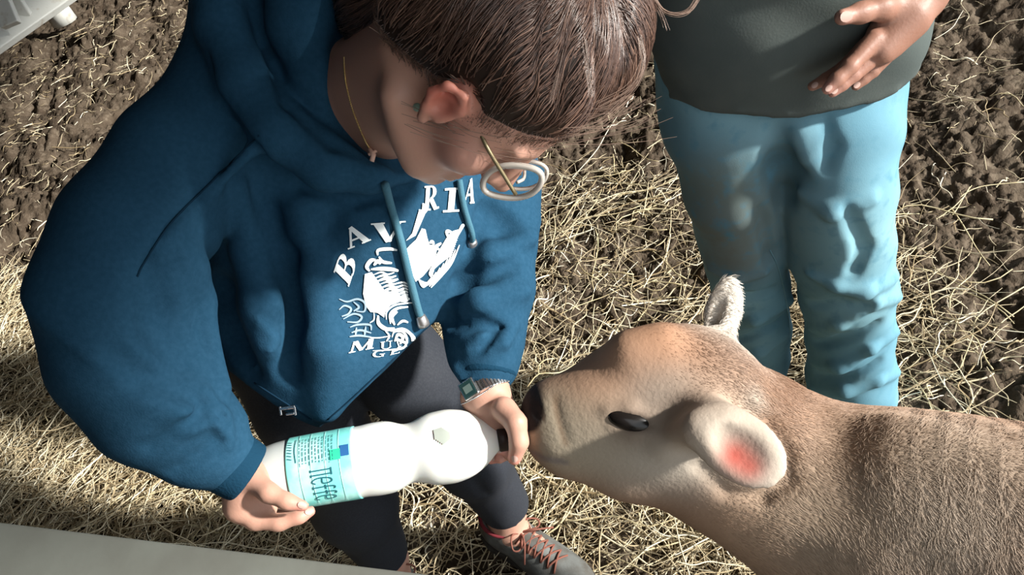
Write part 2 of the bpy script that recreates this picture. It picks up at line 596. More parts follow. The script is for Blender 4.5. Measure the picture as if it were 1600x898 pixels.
def ear(vol, C, S, Fd, U, q, sc=1.0):
    def L(x, y, z): return C + sc * (q * x * S + y * Fd + z * U)
    vol.chain([(L(0.073, 0.006, -0.02), 0.004 * sc), (L(0.080, 0.006, 0.018), 0.0045 * sc), (L(0.088, -0.010, 0.032), 0.005 * sc),
               (L(0.093, -0.026, 0.022), 0.005 * sc), (L(0.091, -0.026, 0.000), 0.005 * sc), (L(0.083, -0.012, -0.020), 0.005 * sc),
               (L(0.078, -0.002, -0.032), 0.0075 * sc)], 0.006)
    vol.ell(L(0.076, -0.01, 0.002), [S, Fd, U], np.array([0.011, 0.019, 0.027]) * sc, 0.006)
    vol.ell(L(0.087, -0.006, 0.000), [S, Fd, U], np.array([0.009, 0.010, 0.013]) * sc, 0.004, 'sub')
    vol.cone(L(0.078, 0.006, -0.004), L(0.080, 0.005, -0.014), 0.005 * sc, 0.005 * sc, 0.004)

# ------------------------------------------------ skin: one continuous body
B = Vol((-0.62, 0.55, 0.0), (0.34, 1.42, 1.36), 0.0036)
head(B, HC, S, Fd, U, HS_)
ear(B, HC + 0.016 * Fd - 0.008 * U + 0.008 * S, S, Fd, U, 1, 0.90); ear(B, HC, S, Fd, U, -1, HS_)
neck0 = at(545, 150, 1.13)
B.cone(neck0, HC - 0.035 * Fd - 0.05 * U, 0.062, 0.056, 0.03)
B.cone(HC + 0.01 * Fd - 0.08 * U, at(590, 195, 1.12), 0.045, 0.05, 0.03)
pelvis = at(470, 430, 1.46)
B.chain([(neck0, 0.07), (at(530, 290, 1.30), 0.09), (at(490, 380, 1.38), 0.095), (pelvis, 0.10)], 0.06)
B.chain([(300, 250, 1.08, 55), (500, 190, 1.22, 60), (740, 290, 1.28, 50)], 0.04)
# right arm (picture left), wrist and hand round the base of the bottle
B.chain([(280, 260, 1.06, 50), (185, 520, 1.02, 42), (300, 665, 1.05, 38), (378, 738, 1.065, 29)], 0.02)
B.cell(398, 772, 1.075, 48, 32, 22, 60, 0.02)
B.chain([(378, 748, 1.06, 26), (370, 792, 1.07, 22)], 0.02)
def finger(v, pts, k=0.004): v.chain(pts, k)
finger(B, [(398, 752, 1.05, 20), (420, 770, 1.035, 15), (448, 783, 1.03, 12.5), (474, 790, 1.03, 9.5)], 0.008)
finger(B, [(374, 798, 1.07, 18), (398, 814, 1.065, 14), (436, 817, 1.06, 12.5), (468, 807, 1.06, 11), (486, 798, 1.065, 8.5)], 0.006)
finger(B, [(378, 800, 1.095, 16), (410, 814, 1.10, 13.5), (448, 813, 1.11, 12), (480, 800, 1.115, 9)])
finger(B, [(385, 795, 1.115, 15), (415, 806, 1.135, 13), (452, 802, 1.15, 11.5), (484, 785, 1.155, 9)])
finger(B, [(392, 785, 1.125, 13), (420, 790, 1.15, 11), (448, 785, 1.165, 10), (470, 768, 1.17, 8)])
# left arm and hand round the neck of the bottle
B.chain([(765, 290, 1.25, 46), (765, 440, 1.22, 40), (760, 540, 1.18, 33), (757, 606, 1.15, 30)], 0.02)
B.cell(757, 612, 1.15, 37, 26, 24, -25, 0.02)
B.cell(775, 645, 1.135, 42, 34, 20, 58, 0.02)
B.chain([(740, 626, 1.15, 18), (748, 650, 1.155, 15), (762, 672, 1.165, 12), (774, 693, 1.165, 11.5), (782, 702, 1.15, 9.5)], 0.008)
finger(B, [(788, 640, 1.11, 21), (806, 660, 1.09, 17), (811, 690, 1.09, 15), (804, 716, 1.10, 11.5)], 0.006)
finger(B, [(796, 655, 1.125, 13), (812, 672, 1.135, 12), (812, 696, 1.15, 11), (796, 713, 1.15, 9)])
finger(B, [(790, 660, 1.14, 13), (806, 682, 1.165, 11.5), (800, 704, 1.175, 10.5), (780, 716, 1.165, 9)])
finger(B, [(784, 664, 1.15, 12), (796, 690, 1.18, 10), (784, 712, 1.185, 9.5), (766, 718, 1.17, 8)])
# legs
B.chain([(545, 470, 1.43, 80), (690, 655, 1.50, 52), (735, 715, 1.62, 44), (790, 800, 1.80, 27), (793, 826, 1.835, 29)], 0.03)
B.chain([(440, 510, 1.43, 80), (503, 692, 1.50, 55), (552, 780, 1.64, 46), (606, 872, 1.80, 27), (612, 900, 1.85, 29)], 0.03)
def foot_pts(px, py, d, ang):
    an = at(px, py, d); an[2] = 0.05
    dr = np.array([math.cos(ang), math.sin(ang), 0])
    return an, dr
an1, dr1 = foot_pts(793, 826, 1.835, math.radians(-51))
an2, dr2 = foot_pts(612, 900, 1.85, math.radians(-60))
for an, dr in ((an1, dr1), (an2, dr2)):
    B.chain([(an + np.array([0, 0, 0.045]), 0.034), (an + dr * 0.08 + np.array([0, 0, 0.012]), 0.03), (an + dr * 0.16 - np.array([0, 0, 0.015]), 0.022)], 0.02)
BV, BQ = B.mesh(2)
def skin_col(V, base, blobs):
    c = np.tile(np.array(base, float), (len(V), 1))
    for (p, r, col) in blobs:
        w = np.exp(-((V - np.asarray(p)) ** 2).sum(1) / (r * r))[:, None]
        c = c * (1 - w) + np.array(col) * w
    return c
red = (0.60, 0.22, 0.16)
blobs = [(HC + 0.09 * S + 0.002 * Fd, 0.030, (0.50, 0.14, 0.10)), (HC + 0.06 * Fd + 0.05 * S - 0.03 * U, 0.035, (0.56, 0.28, 0.22))]  # first blob: sunlight glowing through the ear, put into the skin colour
for p in ((486, 798, 1.065), (804, 715, 1.10), (781, 700, 1.15), (770, 716, 1.17), (474, 790, 1.03)):
    blobs.append((at(*p), 0.014, (0.62, 0.24, 0.19)))
body = mesh_np('body', BV, BQ, M_skin, W, True, skin_col(BV, (0.47, 0.262, 0.195), blobs))
B_bvh = bvh_of(BV, BQ)

# ------------------------------------------------ leggings
G = Vol((-0.62, 0.75, 0.05), (0.1, 1.42, 1.05), 0.005)
G.chain([(pelvis, 0.125), (545, 480, 1.42, 95), (640, 590, 1.42, 68), (697, 655, 1.48, 62), (738, 715, 1.60, 54), (795, 799, 1.80, 38)], 0.04)
G.chain([(pelvis, 0.125), (440, 520, 1.42, 98), (480, 630, 1.44, 78), (510, 700, 1.50, 70), (553, 785, 1.63, 62), (602, 870, 1.79, 38)], 0.04)
d1 = at(795, 800, 1.8) - at(738, 715, 1.6); d2 = at(602, 870, 1.79) - at(553, 785, 1.63)
g1 = at(787, 787, 1.78); g2 = at(600, 866, 1.78)
# cut each leg off cleanly above the ankle (bands of the volume below those heights)
sl, X, Y, Z = G.region(G.lo, G.lo + G.h * (G.n - 1))
side = (X - (-0.30)) > 0
n1 = d1 / np.linalg.norm(d1); n2 = d2 / np.linalg.norm(d2)
p1 = (X - g1[0]) * n1[0] + (Y - g1[1]) * n1[1] + (Z - g1[2]) * n1[2]
p2 = (X - g2[0]) * n2[0] + (Y - g2[1]) * n2[1] + (Z - g2[2]) * n2[2]
G.D = np.maximum(G.D, np.where(side, p1, p2).astype(np.float32))
G.valley([(690, 690, 7), (725, 730, 8), (760, 775, 5)], 0.35, 0.012)
GVv, GQq = G.mesh(2)
leggings = mesh_np('leggings', GVv, GQq, M_leg, W)

# ------------------------------------------------ hooded sweatshirt
H = Vol((-0.66, 0.55, 0.55), (0.25, 1.42, 1.42), 0.0048)
H.cell(540, 320, 1.20, 225, 170, 135, 25, 0.05)
H.chain([(320, 260, 1.12, 90), (480, 220, 1.17, 105), (640, 270, 1.20, 90), (715, 310, 1.24, 80)], 0.05)
H.cell(500, 480, 1.22, 190, 165, 135, 60, 0.05)
H.cell(590, 500, 1.22, 150, 115, 105, -45, 0.05)
H.cell(470, 600, 1.27, 115, 85, 95, 20, 0.05)
H.cell(430, 330, 1.32, 210, 200, 150, 0, 0.06)                     # back
H.chain([(285, 245, 1.07, 92), (430, 110, 1.16, 120), (560, 60, 1.20, 110)], 0.05)    # shoulder to nape
H.chain([(560, 250, 1.20, 100), (720, 330, 1.25, 95)], 0.06)
# right sleeve
H.chain([(278, 255, 1.06, 92), (215, 370, 1.02, 108), (170, 470, 1.00, 108), (185, 560, 1.00, 100), (240, 630, 1.02, 96), (310, 690, 1.045, 70), (352, 720, 1.06, 50)], 0.035)
# left sleeve
H.chain([(760, 285, 1.27, 82), (765, 380, 1.23, 72), (765, 450, 1.20, 66), (757, 520, 1.18, 60), (757, 555, 1.168, 52), (762, 574, 1.158, 44)], 0.03)
# hem: two planes meeting at the low front corner
sl, X, Y, Z = H.region(H.lo, H.lo + H.h * (H.n - 1))
def plane(p, n):
    n = n / np.linalg.norm(n)
    return ((X - p[0]) * n[0] + (Y - p[1]) * n[1] + (Z - p[2]) * n[2]).astype(np.float32)
hemA = plane(at(502, 668, 1.2), 0.683 * IX + 0.73 * IY + 0.05 * fw)
hemB = plane(at(502, 668, 1.2), -0.56 * IX + 0.83 * IY + 0.0 * fw)
cutter = np.maximum(hemA, hemB)
H.D = np.maximum(H.D, cutter)
H.chain([(278, 255, 1.06, 92), (215, 370, 1.02, 108), (170, 470, 1.00, 108), (185, 560, 1.00, 100), (240, 630, 1.02, 96), (310, 690, 1.045, 70), (352, 720, 1.06, 50)], 0.02)
H.chain([(760, 285, 1.27, 82), (765, 380, 1.23, 72), (768, 450, 1.20, 66), (757, 520, 1.18, 60), (757, 555, 1.168, 52), (762, 574, 1.158, 44)], 0.02)
# hood: thick roll round the neck, hanging behind
H.cell(520, 120, 1.10, 130, 140, 90, 30, 0.03)
H.cell(420, -30, 1.12, 110, 130, 100, 20, 0.04)
H.chain([(335, -60, 1.06, 45), (345, 40, 1.04, 42), (385, 130, 1.02, 44), (440, 205, 1.01, 46), (510, 250, 1.02, 44), (580, 262, 1.04, 38), (640, 262, 1.08, 26)], 0.012)
H.chain([(470, -60, 1.04, 60), (478, 40, 1.03, 56), (500, 120, 1.03, 46), (545, 205, 1.05, 36), (600, 245, 1.08, 26)], 0.012)
# opening for the neck
H.chain([(at(580, 90, 1.03), 0.045), (at(600, 160, 1.02), 0.055), (at(660, 190, 1.01), 0.07)], 0.02, 'sub')
H.chain([(600, 215, 1.04, 40), (625, 235, 1.05, 30)], 0.015, 'sub')
# raglan seam and big folds
H.valley([(405, 212, 4), (340, 275, 4), (270, 345, 4), (225, 410, 4), (215, 430, 4)], 0.6, 0.005)
H.ridge([(395, 232, 8), (335, 295, 8), (272, 362, 8), (236, 412, 7)], 0.3, 0.012)
H.valley([(330, 385, 8), (345, 460, 24), (362, 530, 28), (385, 575, 18)], 0.62, 0.02)
H.valley([(425, 330, 8), (437, 420, 18), (458, 510, 24), (455, 580, 16)], 0.5, 0.022)
H.valley([(520, 340, 6), (470, 400, 10), (462, 470, 14)], 0.3, 0.03)
H.ridge([(375, 290, 12), (390, 390, 20), (408, 480, 24), (415, 540, 14)], 0.45, 0.02)
H.ridge([(470, 330, 12), (500, 430, 20), (512, 540, 24), (508, 640, 14)], 0.35, 0.03)
H.ridge([(290, 390, 12), (312, 470, 20), (330, 550, 20), (350, 605, 14)], 0.45, 0.02)
H.valley([(235, 430, 12), (255, 500, 22), (285, 565, 22)], 0.4, 0.03)
# sleeve folds near the cuff
H.valley([(180, 560, 12), (235, 600, 18), (300, 630, 10)], 0.42, 0.02)
H.ridge([(230, 620, 14), (290, 655, 18), (345, 650, 10)], 0.4, 0.018)
H.valley([(235, 700, 8), (285, 672, 11), (330, 630, 8)], 0.42, 0.014)
H.ridge([(322, 610, 9), (345, 650, 13), (355, 690, 9)], 0.45, 0.012)
H.valley([(332, 630, 6), (360, 668, 7)], 0.55, 0.008)
H.valley([(270, 740, 6), (310, 715, 8), (340, 690, 6)], 0.4, 0.012)
# left sleeve: edge of the chest in front of it, then its folds
H.valley([(756, 335, 14), (744, 392, 20), (722, 448, 20), (698, 497, 13)], 0.62, 0.008)
H.valley([(765, 330, 12), (790, 360, 22), (815, 375, 14)], 0.4, 0.02)
H.ridge([(730, 405, 10), (765, 398, 16), (830, 370, 12)], 0.5, 0.014)
H.valley([(715, 438, 10), (750, 436, 16), (802, 415, 8)], 0.55, 0.014)
H.ridge([(705, 478, 8), (750, 470, 16), (818, 455, 12)], 0.45, 0.014)
H.valley([(705, 508, 8), (750, 505, 10), (810, 520, 6)], 0.5, 0.012)
H.ridge([(752, 552, 8), (785, 535, 10), (803, 510, 7)], 0.5, 0.008)
H.ridge([(728, 545, 8), (752, 528, 8)], 0.45, 0.008)
H.valley([(745, 556, 5), (772, 522, 6)], 0.5, 0.007)
H.ridge([(712, 575, 10), (722, 590, 9)], 0.4, 0.01)
# shadowed crease under the hood and between its folds
H.valley([(322, 90, 7), (352, 165, 9), (402, 232, 10), (470, 290, 10), (555, 316, 9), (640, 300, 7)], 0.55, 0.008)
H.valley([(395, -10, 9), (408, 70, 11), (450, 160, 11), (520, 222, 9), (590, 252, 6)], 0.5, 0.01)
# pouch pocket edge
H.ridge([(405, 500, 5), (430, 530, 5), (422, 545, 5), (395, 575, 5)], 0.5, 0.006)
H.wobble(lambda X, Y, Z: 0.0016 * np.sin(31 * X + 17 * Z + 4 * np.sin(9 * Y)) + 0.0014 * np.sin(47 * Z - 23 * Y + 3 * np.sin(13 * X)))
HV, HQ = H.mesh(2)
hoodie = mesh_np('hooded_sweatshirt', HV, HQ, M_hoodie, W)
hoodie['label'] = 'navy blue hooded sweatshirt with a white print'
H_bvh = bvh_of(HV, HQ)
# ================================================================== the milk bottle
M_milk = mat('milk_plastic', (0.86, 0.87, 0.83), 0.22, 0.5, sss=0.2)
M_clear = mat('thin_clear_plastic', (0.50, 0.53, 0.52), 0.25, 0.5, sss=0.1)
M_label = mat('turquoise_label', (0.20, 0.66, 0.62), 0.3, 0.5, noise=((0.42, 0.80, 0.76), 26, 0.42, 0.62))
M_ink = mat('dark_teal_ink', (0.015, 0.10, 0.13), 0.6, 0.2)
M_teat = mat('dark_rubber', (0.035, 0.022, 0.02), 0.45, 0.4)
b0 = at(396, 750, 1.115); b1 = at(800, 680, 1.135)
bd = (b1 - b0) / np.linalg.norm(b1 - b0); bl = np.linalg.norm(b1 - b0)
bottle = thing('milk_bottle', 'white plastic milk bottle with a turquoise label held towards the calf', 'bottle', b0)
def prof_at(x):
    xs_ = [0, .004, .012, .03, .055, .062, .068, .10, .104, .108, .136, .140, .144, .165, .185, .198, .207, .218, .235, .262, .285, .305, .318, .326, .330]
    rs_ = [.020, .032, .038, .0430, .0455, .0450, .0455, .0460, .0450, .0460, .0465, .0455, .0465, .048, .0465, .040, .0375, .041, .0475, .0490, .0440, .033, .021, .0145, .0145]
    if x < 0.02 or x > 0.312: return float(np.interp(x, xs_, rs_))
    return float(np.mean(np.interp(x + np.linspace(-0.008, 0.008, 9), xs_, rs_)))
P_ = [(x, prof_at(x)) for x in np.concatenate([[0, .002, .004, .008], np.arange(.012, .330, .004)])]
m = MB(); m.lathe(b0, bd, [p for p in P_ if p[0] >= 0.051], 48); bsh = m.build('bottle_shell', M_milk, bottle)
m = MB(); m.lathe(b0, bd, [p for p in P_ if p[0] <= 0.056], 48); m.build('bottle_base', M_clear, bottle)
lab = MB(); lab.lathe(b0, bd, [(x, prof_at(x) + 0.0012) for x in np.arange(0.053, 0.1395, 0.0025)], 64)
label = lab.build('label', M_label, bottle)
m = MB(); m.lathe(b0, bd, [(0.324, 0.018), (0.326, 0.019), (0.338, 0.019), (0.341, 0.014), (0.347, 0.010), (0.366, 0.0085), (0.372, 0.005)], 28)
m.build('rubber_teat', M_teat, bottle)
# frame round the bottle: w = angle away from the side that faces the camera
toc = CAM - (b0 + bd * 0.1); toc -= bd * (toc @ bd); toc /= np.linalg.norm(toc)
tos = np.cross(bd, toc)            # runs up or down the picture
if tos @ IY < 0: tos = -tos
def bot(x, s, off=0.0022):
    """point on the bottle: x along, s metres round the girth (down the picture positive)"""
    r = prof_at(x) + off; w = s / r
    return b0 + bd * x + r * (math.cos(w) * toc + math.sin(w) * tos)
def ink(name, strokes, wdt, mt, off=0.0022):
    m = MB()
    for st in strokes:
        q = spline(st, max(2, 4 * len(st)))
        L = []; Rr = []
        for i in range(len(q)):
            t = q[min(i + 1, len(q) - 1)] - q[max(i - 1, 0)]
            t = t / (np.linalg.norm(t) + 1e-9); nn = np.array([-t[1], t[0]]) * wdt / 2
            L.append(bot(*(q[i] + nn), off)); Rr.append(bot(*(q[i] - nn), off))
        k = len(L)
        m.add(L + Rr, [(i, i + 1, k + i + 1, k + i) for i in range(k - 1)])
    return m.build(name, mt, label, False)
# hand-drawn outline lettering, reading down the girth
def glyphs(ch):
    return {'n': [[(0, 1), (0.6, 1)], [(0.12, 1), (0.12, 0)], [(0.48, 1), (0.48, 0)], [(0, 0), (0.22, 0)], [(0.4, 0), (0.62, 0)]],
            'e': [[(0.5, 0.15), (0.3, 0), (0.08, 0.15), (0.02, 0.5), (0.15, 0.9), (0.4, 0.95), (0.52, 0.7), (0.45, 0.5), (0.06, 0.5)]],
            'f': [[(0.2, 0), (0.2, 0.8), (0.3, 1.05), (0.5, 1.0)], [(0.02, 0.6), (0.45, 0.6)], [(0.08, 0), (0.34, 0)]]}[ch]
st = []; pen = 0.0
for ch, adv in (('n', .72), ('e', .62), ('f', .52), ('f', .55), ('e', .7), ('c', 0)):
    if ch == 'c': break
    for g in glyphs(ch):
        st.append([(0.084 + 0.026 * p[1], 0.000 + 0.0155 * (pen + p[0])) for p in g])
    pen += adv
ink('lettering', st, 0.0017, M_ink)
st = []
for i in range(11):
    s0 = 0.009 if i % 3 else 0.006
    x = 0.0715 + 0.0042 * i
    a = -0.048
    while a < -s0:
        l = 0.003 + 0.006 * ((i * 7 + int(a * 9000)) % 5) / 5
        st.append([(x, a), (x, min(a + l, -s0))]); a += l + 0.0016
ink('small_print', st, 0.0009, M_ink)
ink('green_mark', [[(0.117, -0.022), (0.117, -0.008)]], 0.013, mat('green_ink', (0.03, 0.50, 0.28), 0.5))
ink('blue_mark', [[(0.129, -0.026), (0.129, -0.011)]], 0.011, mat('blue_ink', (0.02, 0.10, 0.27), 0.5))
st = [[(0.056, -0.046 + i * 0.0045), (0.062, -0.044 + i * 0.0045)] for i in range(7)] + [[(0.0665, -0.05), (0.0655, -0.03), (0.067, -0.012)]]
ink('band_print', st, 0.0011, M_ink)

# grey patch laid on the bottle side in narrow strips
ink('grey_patch', [[(0.2455 + 0.0022 * i, -0.030 + 0.0012 * abs(i - 4) + 0.0008 * i), (0.2455 + 0.0022 * i, -0.005 - 0.0016 * abs(i - 4) + 0.0004 * i)] for i in range(9)], 0.0026, mat('grey_plastic', (0.36, 0.39, 0.35), 0.3, 0.4), 0.0015)
st = [[(x, -0.062 + 0.004 * i) for i in range(32)] for x in (0.0705, 0.0855, 0.1035, 0.1215)]
ink('label_ridges', st, 0.0011, mat('pale_turquoise', (0.45, 0.80, 0.76), 0.35, 0.4), 0.0019)
# ================================================================== the calf
M_calf = mat('calf_coat', (0.42, 0.28, 0.19), 0.75, 0.2, attr=True, bump=(160, 0.3, 0.003))
K = Vol((-0.06, 0.02, -0.02), (1.16, 0.92, 1.02), 0.0048)
calf = thing('calf', 'fawn calf with a pale muzzle reaching out to suck at the bottle', 'calf', (0.6, 0.45, 0))
# head
K.cell(858, 655, 1.125, 44, 54, 50, -8, 0.03)          # muzzle
K.cell(862, 690, 1.125, 34, 34, 42, 20, 0.02)          # lips and chin
K.cell(930, 650, 1.12, 75, 78, 70, -12, 0.05)
K.cell(1010, 632, 1.12, 95, 110, 88, -20, 0.05)
K.cell(1085, 605, 1.11, 85, 92, 85, -20, 0.05)         # poll
K.cell(1050, 690, 1.13, 95, 78, 70, 10, 0.05)          # cheek
K.chain([(890, 715, 1.14, 26), (980, 735, 1.14, 34), (1070, 740, 1.14, 50)], 0.04)
K.chain([(985, 545, 1.08, 26), (1030, 535, 1.08, 26)], 0.04)
# neck and trunk
tx = np.array([0.84, -0.54, 0.0]); ty = np.array([0.54, 0.84, 0.0]); tz = np.array([0, 0, 1.0])
wth = np.array([0.405, 0.535, 0.0])
def tp(l, s, z): return wth + tx * l + ty * s + tz * z
K.chain([(1100, 650, 1.13, 100), (1180, 720, 1.16, 120), (1290, 790, 1.17, 155)], 0.06)
K.ell(tp(0.02, 0, 0.58), [tx, ty, tz], (0.17, 0.135, 0.17), 0.06)
K.ell(tp(0.25, 0, 0.565), [tx, ty, tz], (0.27, 0.165, 0.175), 0.07)
K.ell(tp(0.50, 0, 0.57), [tx, ty, tz], (0.20, 0.15, 0.16), 0.07)
K.chain([(tp(-0.02, 0, 0.715), 0.035), (tp(0.25, 0, 0.70), 0.03), (tp(0.6, 0, 0.70), 0.03)], 0.06)
K.chain([(tp(-0.14, 0, 0.52), 0.06), (tp(-0.05, 0, 0.44), 0.07), (tp(0.1, 0, 0.44), 0.08)], 0.05)
for q in (-1, 1):
    # front leg: shoulder, elbow, knee (wrist), fetlock, hoof
    K.chain([(tp(-0.02, q * 0.08, 0.58), 0.075), (tp(0.05, q * 0.095, 0.44), 0.055), (tp(0.02, q * 0.085, 0.245), 0.034), (tp(0.025, q * 0.085, 0.09), 0.022), (tp(0.005, q * 0.085, 0.045), 0.026), (tp(-0.015, q * 0.085, 0.018), 0.032)], 0.03)
    # hind leg: hip, knee forward, hock back, fetlock, hoof
    K.chain([(tp(0.58, q * 0.075, 0.62), 0.10), (tp(0.50, q * 0.10, 0.43), 0.065), (tp(0.66, q * 0.09, 0.27), 0.035), (tp(0.63, q * 0.088, 0.09), 0.023), (tp(0.61, q * 0.088, 0.045), 0.027), (tp(0.59, q * 0.088, 0.018), 0.033)], 0.03)
K.chain([(tp(0.68, 0, 0.72), 0.026), (tp(0.74, 0, 0.62), 0.016), (tp(0.745, 0, 0.38), 0.012), (tp(0.745, 0, 0.32), 0.022)], 0.02)
# ears: cupped leaves
K.chain([(1082, 642, 1.06, 38), (1110, 662, 1.02, 38), (1124, 674, 0.99, 42)], 0.02)
K.cell(1154, 699, 0.975, 80, 55, 18, 35, 0.012, tilt=-14)
K.cell(1163, 706, 0.953, 58, 36, 24, 35, 0.005, 'sub', tilt=-14)
K.valley([(1130, 618, 6), (1165, 632, 9), (1200, 658, 9), (1230, 702, 9), (1232, 748, 9), (1192, 776, 9), (1136, 772, 9), (1094, 732, 9)], 0.4, 0.01)
K.cell(1128, 490, 1.15, 24, 62, 14, 14, 0.012)
K.chain([(1122, 535, 1.13, 24), (1130, 480, 1.155, 20), (1138, 462, 1.16, 15)], 0.012)
K.cell(1120, 495, 1.138, 9, 36, 10, 12, 0.008, 'sub')
# eye socket and lids, nostril, mouth
K.valley([(958, 648, 7), (986, 657, 12), (1014, 664, 7)], 0.3, 0.01)
K.ridge([(950, 640, 5), (985, 639, 7), (1020, 654, 5)], 0.35, 0.012)
K.ridge([(958, 664, 4), (990, 676, 5), (1016, 675, 4)], 0.3, 0.01)
K.valley([(832, 705, 4), (855, 716, 4), (884, 720, 3)], 0.5, 0.004)
K.valley([(868, 622, 3), (872, 650, 3.5), (884, 690, 3)], 0.25, 0.006)
K.valley([(836, 640, 5), (842, 650, 5)], 0.5, 0.004)
K.ridge([(1040, 690, 12), (1085, 665, 14)], 0.3, 0.03)
# loose skin: folds running down from the back line
def wrinkles(X, Y, Z):
    l = (X - wth[0]) * tx[0] + (Y - wth[1]) * tx[1]
    q = (X - wth[0]) * ty[0] + (Y - wth[1]) * ty[1]
    m_ = np.exp(-((l - 0.24) / 0.17) ** 2) * np.exp(-((Z - 0.60) / 0.07) ** 2) * (q < 0)
    return 0.0062 * m_ * np.sin(2 * math.pi * (l + 0.10 * (Z - 0.6)) / 0.024 + 2.5 * np.sin(l * 37) + 1.2 * np.sin(Z * 45))
K.wobble(wrinkles)
K.wobble(lambda X, Y, Z: 0.0012 * np.sin(60 * X + 40 * Y + 3 * np.sin(20 * Z)) * np.sin(33 * Z + 2))
KV, KQ = K.mesh(2)
tan = np.array((0.225, 0.128, 0.08)); cream = np.array((0.27, 0.225, 0.165)); white = np.array((0.42, 0.375, 0.32)); grey = np.array((0.36, 0.27, 0.19))
def calf_col(V):
    c = np.tile(tan, (len(V), 1))
    def blob(p, r, col, k=1.0):
        nonlocal c
        w = (k * np.exp(-((V - np.asarray(p)) ** 2).sum(1) / (r * r)))[:, None]
        c = c * (1 - w) + np.asarray(col) * w
    # paler underneath
    und = sstep(0.72, 0.5, V[:, 2])[:, None] * 0.55
    c = c * (1 - und) + np.array((0.27, 0.20, 0.14)) * und
    n = vnoise(V[:, 0] * 14 + V[:, 2] * 5, V[:, 1] * 14 + V[:, 2] * 9, 3)[:, None]
    c = c * (0.86 + 0.28 * n)
    def sp(px, py): 
        d = K.surf(px, py); return at(px, py, d if d else 1.1)
    blob(sp(870, 690), 0.052, cream); blob(sp(850, 650), 0.035, cream); blob(sp(920, 710), 0.06, cream, 0.8); blob(sp(1000, 715), 0.06, white, 0.75); blob(sp(1070, 725), 0.05, white, 0.7)
    blob(sp(960, 690), 0.05, cream, 0.6); blob(sp(1025, 605), 0.034, white, 0.55); blob(sp(1055, 590), 0.025, white, 0.3)
    blob(sp(1178, 625), 0.018, white, 0.8); blob(sp(1132, 490), 0.06, (0.60, 0.55, 0.49)); blob(sp(1140, 455), 0.05, (0.62, 0.57, 0.51)); blob(sp(1100, 660), 0.02, white, 0.3)  # far ear painted extra white in place of sunlight
    blob(sp(1040, 540), 0.05, (0.36, 0.19, 0.11), 0.6); blob(sp(940, 560), 0.05, (0.34, 0.21, 0.14), 0.7)
    blob(at(1160, 700, 0.975), 0.072, (0.44, 0.40, 0.34), 0.95); blob(at(1163, 708, 0.985), 0.036, (0.30, 0.235, 0.18), 0.85); blob(at(1215, 742, 0.96), 0.04, white, 0.9); blob(sp(1150, 712), 0.019, (0.34, 0.05, 0.036), 0.95); blob(sp(1172, 728), 0.017, (0.34, 0.06, 0.045), 0.9)  # ear's own pink, plus the red of sun shining through, painted in
    blob(sp(985, 660), 0.026, (0.09, 0.055, 0.04), 0.85)
    dv = V - at(828, 634, 1.115)
    q = np.sqrt(((dv @ IX) / 0.020) ** 2 + ((dv @ IY) / 0.033) ** 2 + ((dv @ fw) / 0.06) ** 2)
    w = sstep(1.12, 0.92, q)[:, None]
    c = c * (1 - w) + np.array((0.010, 0.009, 0.010)) * w
    pc = spline([(868, 618), (872, 650), (884, 692)], 12)
    for x_, y_ in pc: blob(sp(x_, y_), 0.0045, (0.17, 0.11, 0.07), 0.7)
    for x_, y_ in spline([(832, 706), (855, 717), (884, 722)], 10): blob(sp(x_, y_), 0.005, (0.16, 0.13, 0.12), 0.8)
    for l_ in (-0.02, 0.06, 0.14, 0.22, 0.30, 0.38): blob(tp(l_, 0.02, 0.745), 0.055, (0.24, 0.125, 0.07), 0.7)
    blob(sp(1240, 660), 0.06, (0.23, 0.12, 0.07), 0.7)
    blob(sp(1420, 735), 0.11, (0.36, 0.275, 0.205), 0.6); blob(sp(1540, 740), 0.12, (0.36, 0.28, 0.21), 0.6); blob(sp(1480, 860), 0.12, (0.34, 0.29, 0.235), 0.5); blob(sp(1250, 820), 0.10, (0.32, 0.26, 0.19), 0.5)
    hoof = (V[:, 2] < 0.045)[:, None]
    c = np.where(hoof, np.array((0.05, 0.04, 0.035)), c)
    return np.clip(c, 0, 1)
KC = calf_col(KV)
cbody = mesh_np('body', KV, KQ, M_calf, calf, True, KC)
K_bvh = bvh_of(KV, KQ)
# eye
M_eye = mat('calf_eye', (0.010, 0.008, 0.007), 0.22, 0.35)
E = Vol(at(985, 660, 1.05) - 0.06, at(985, 660, 1.05) + 0.06, 0.0015)
de = K.surf(986, 657)
E.cell(987, 657, de - 0.002, 40, 18, 17, 14, 0.0)
EV, EQ = E.mesh(1)
mesh_np('eye', EV, EQ, M_eye, calf)
# ================================================================== the standing man
M_jeans = mat('faded_denim', (0.13, 0.29, 0.37), 0.85, 0.15, attr=True, noise=[((0.18, 0.33, 0.39), 5, 0.48, 0.75), ((0.085, 0.21, 0.28), 40, 0.52, 0.8)], bump=(500, 0.25, 0.001))
M_shirt = mat('dark_green_cotton', (0.070, 0.084, 0.080), 0.92, 0.1, noise=[((0.09, 0.103, 0.096), 12, 0.4, 0.7)], bump=(300, 0.3, 0.001))
M_skin2 = mat('tanned_skin', (0.45, 0.25, 0.18), 0.5, 0.35, sss=0.1, attr=True, bump=(260, 0.25, 0.0015))
man = thing('person', 'person in a dark green shirt and faded blue jeans standing by the calf', 'person', (0.56, 1.2, 0))
ma = np.array([0.95, -0.312, 0]); mf = np.array([-0.312, -0.95, 0]); mc = np.array([0.525, 1.185, 0])    # his left, his front
def mp(l, f, z): return mc + ma * l + mf * f + np.array([0, 0, z])
legL = [(1310, 215, 1.42, 92), (1310, 300, 1.47, 84), (1312, 380, 1.55, 78), (1324, 450, 1.64, 72), (1328, 530, 1.76, 66), (1330, 590, 1.86, 66), (1331, 612, 1.90, 66)]
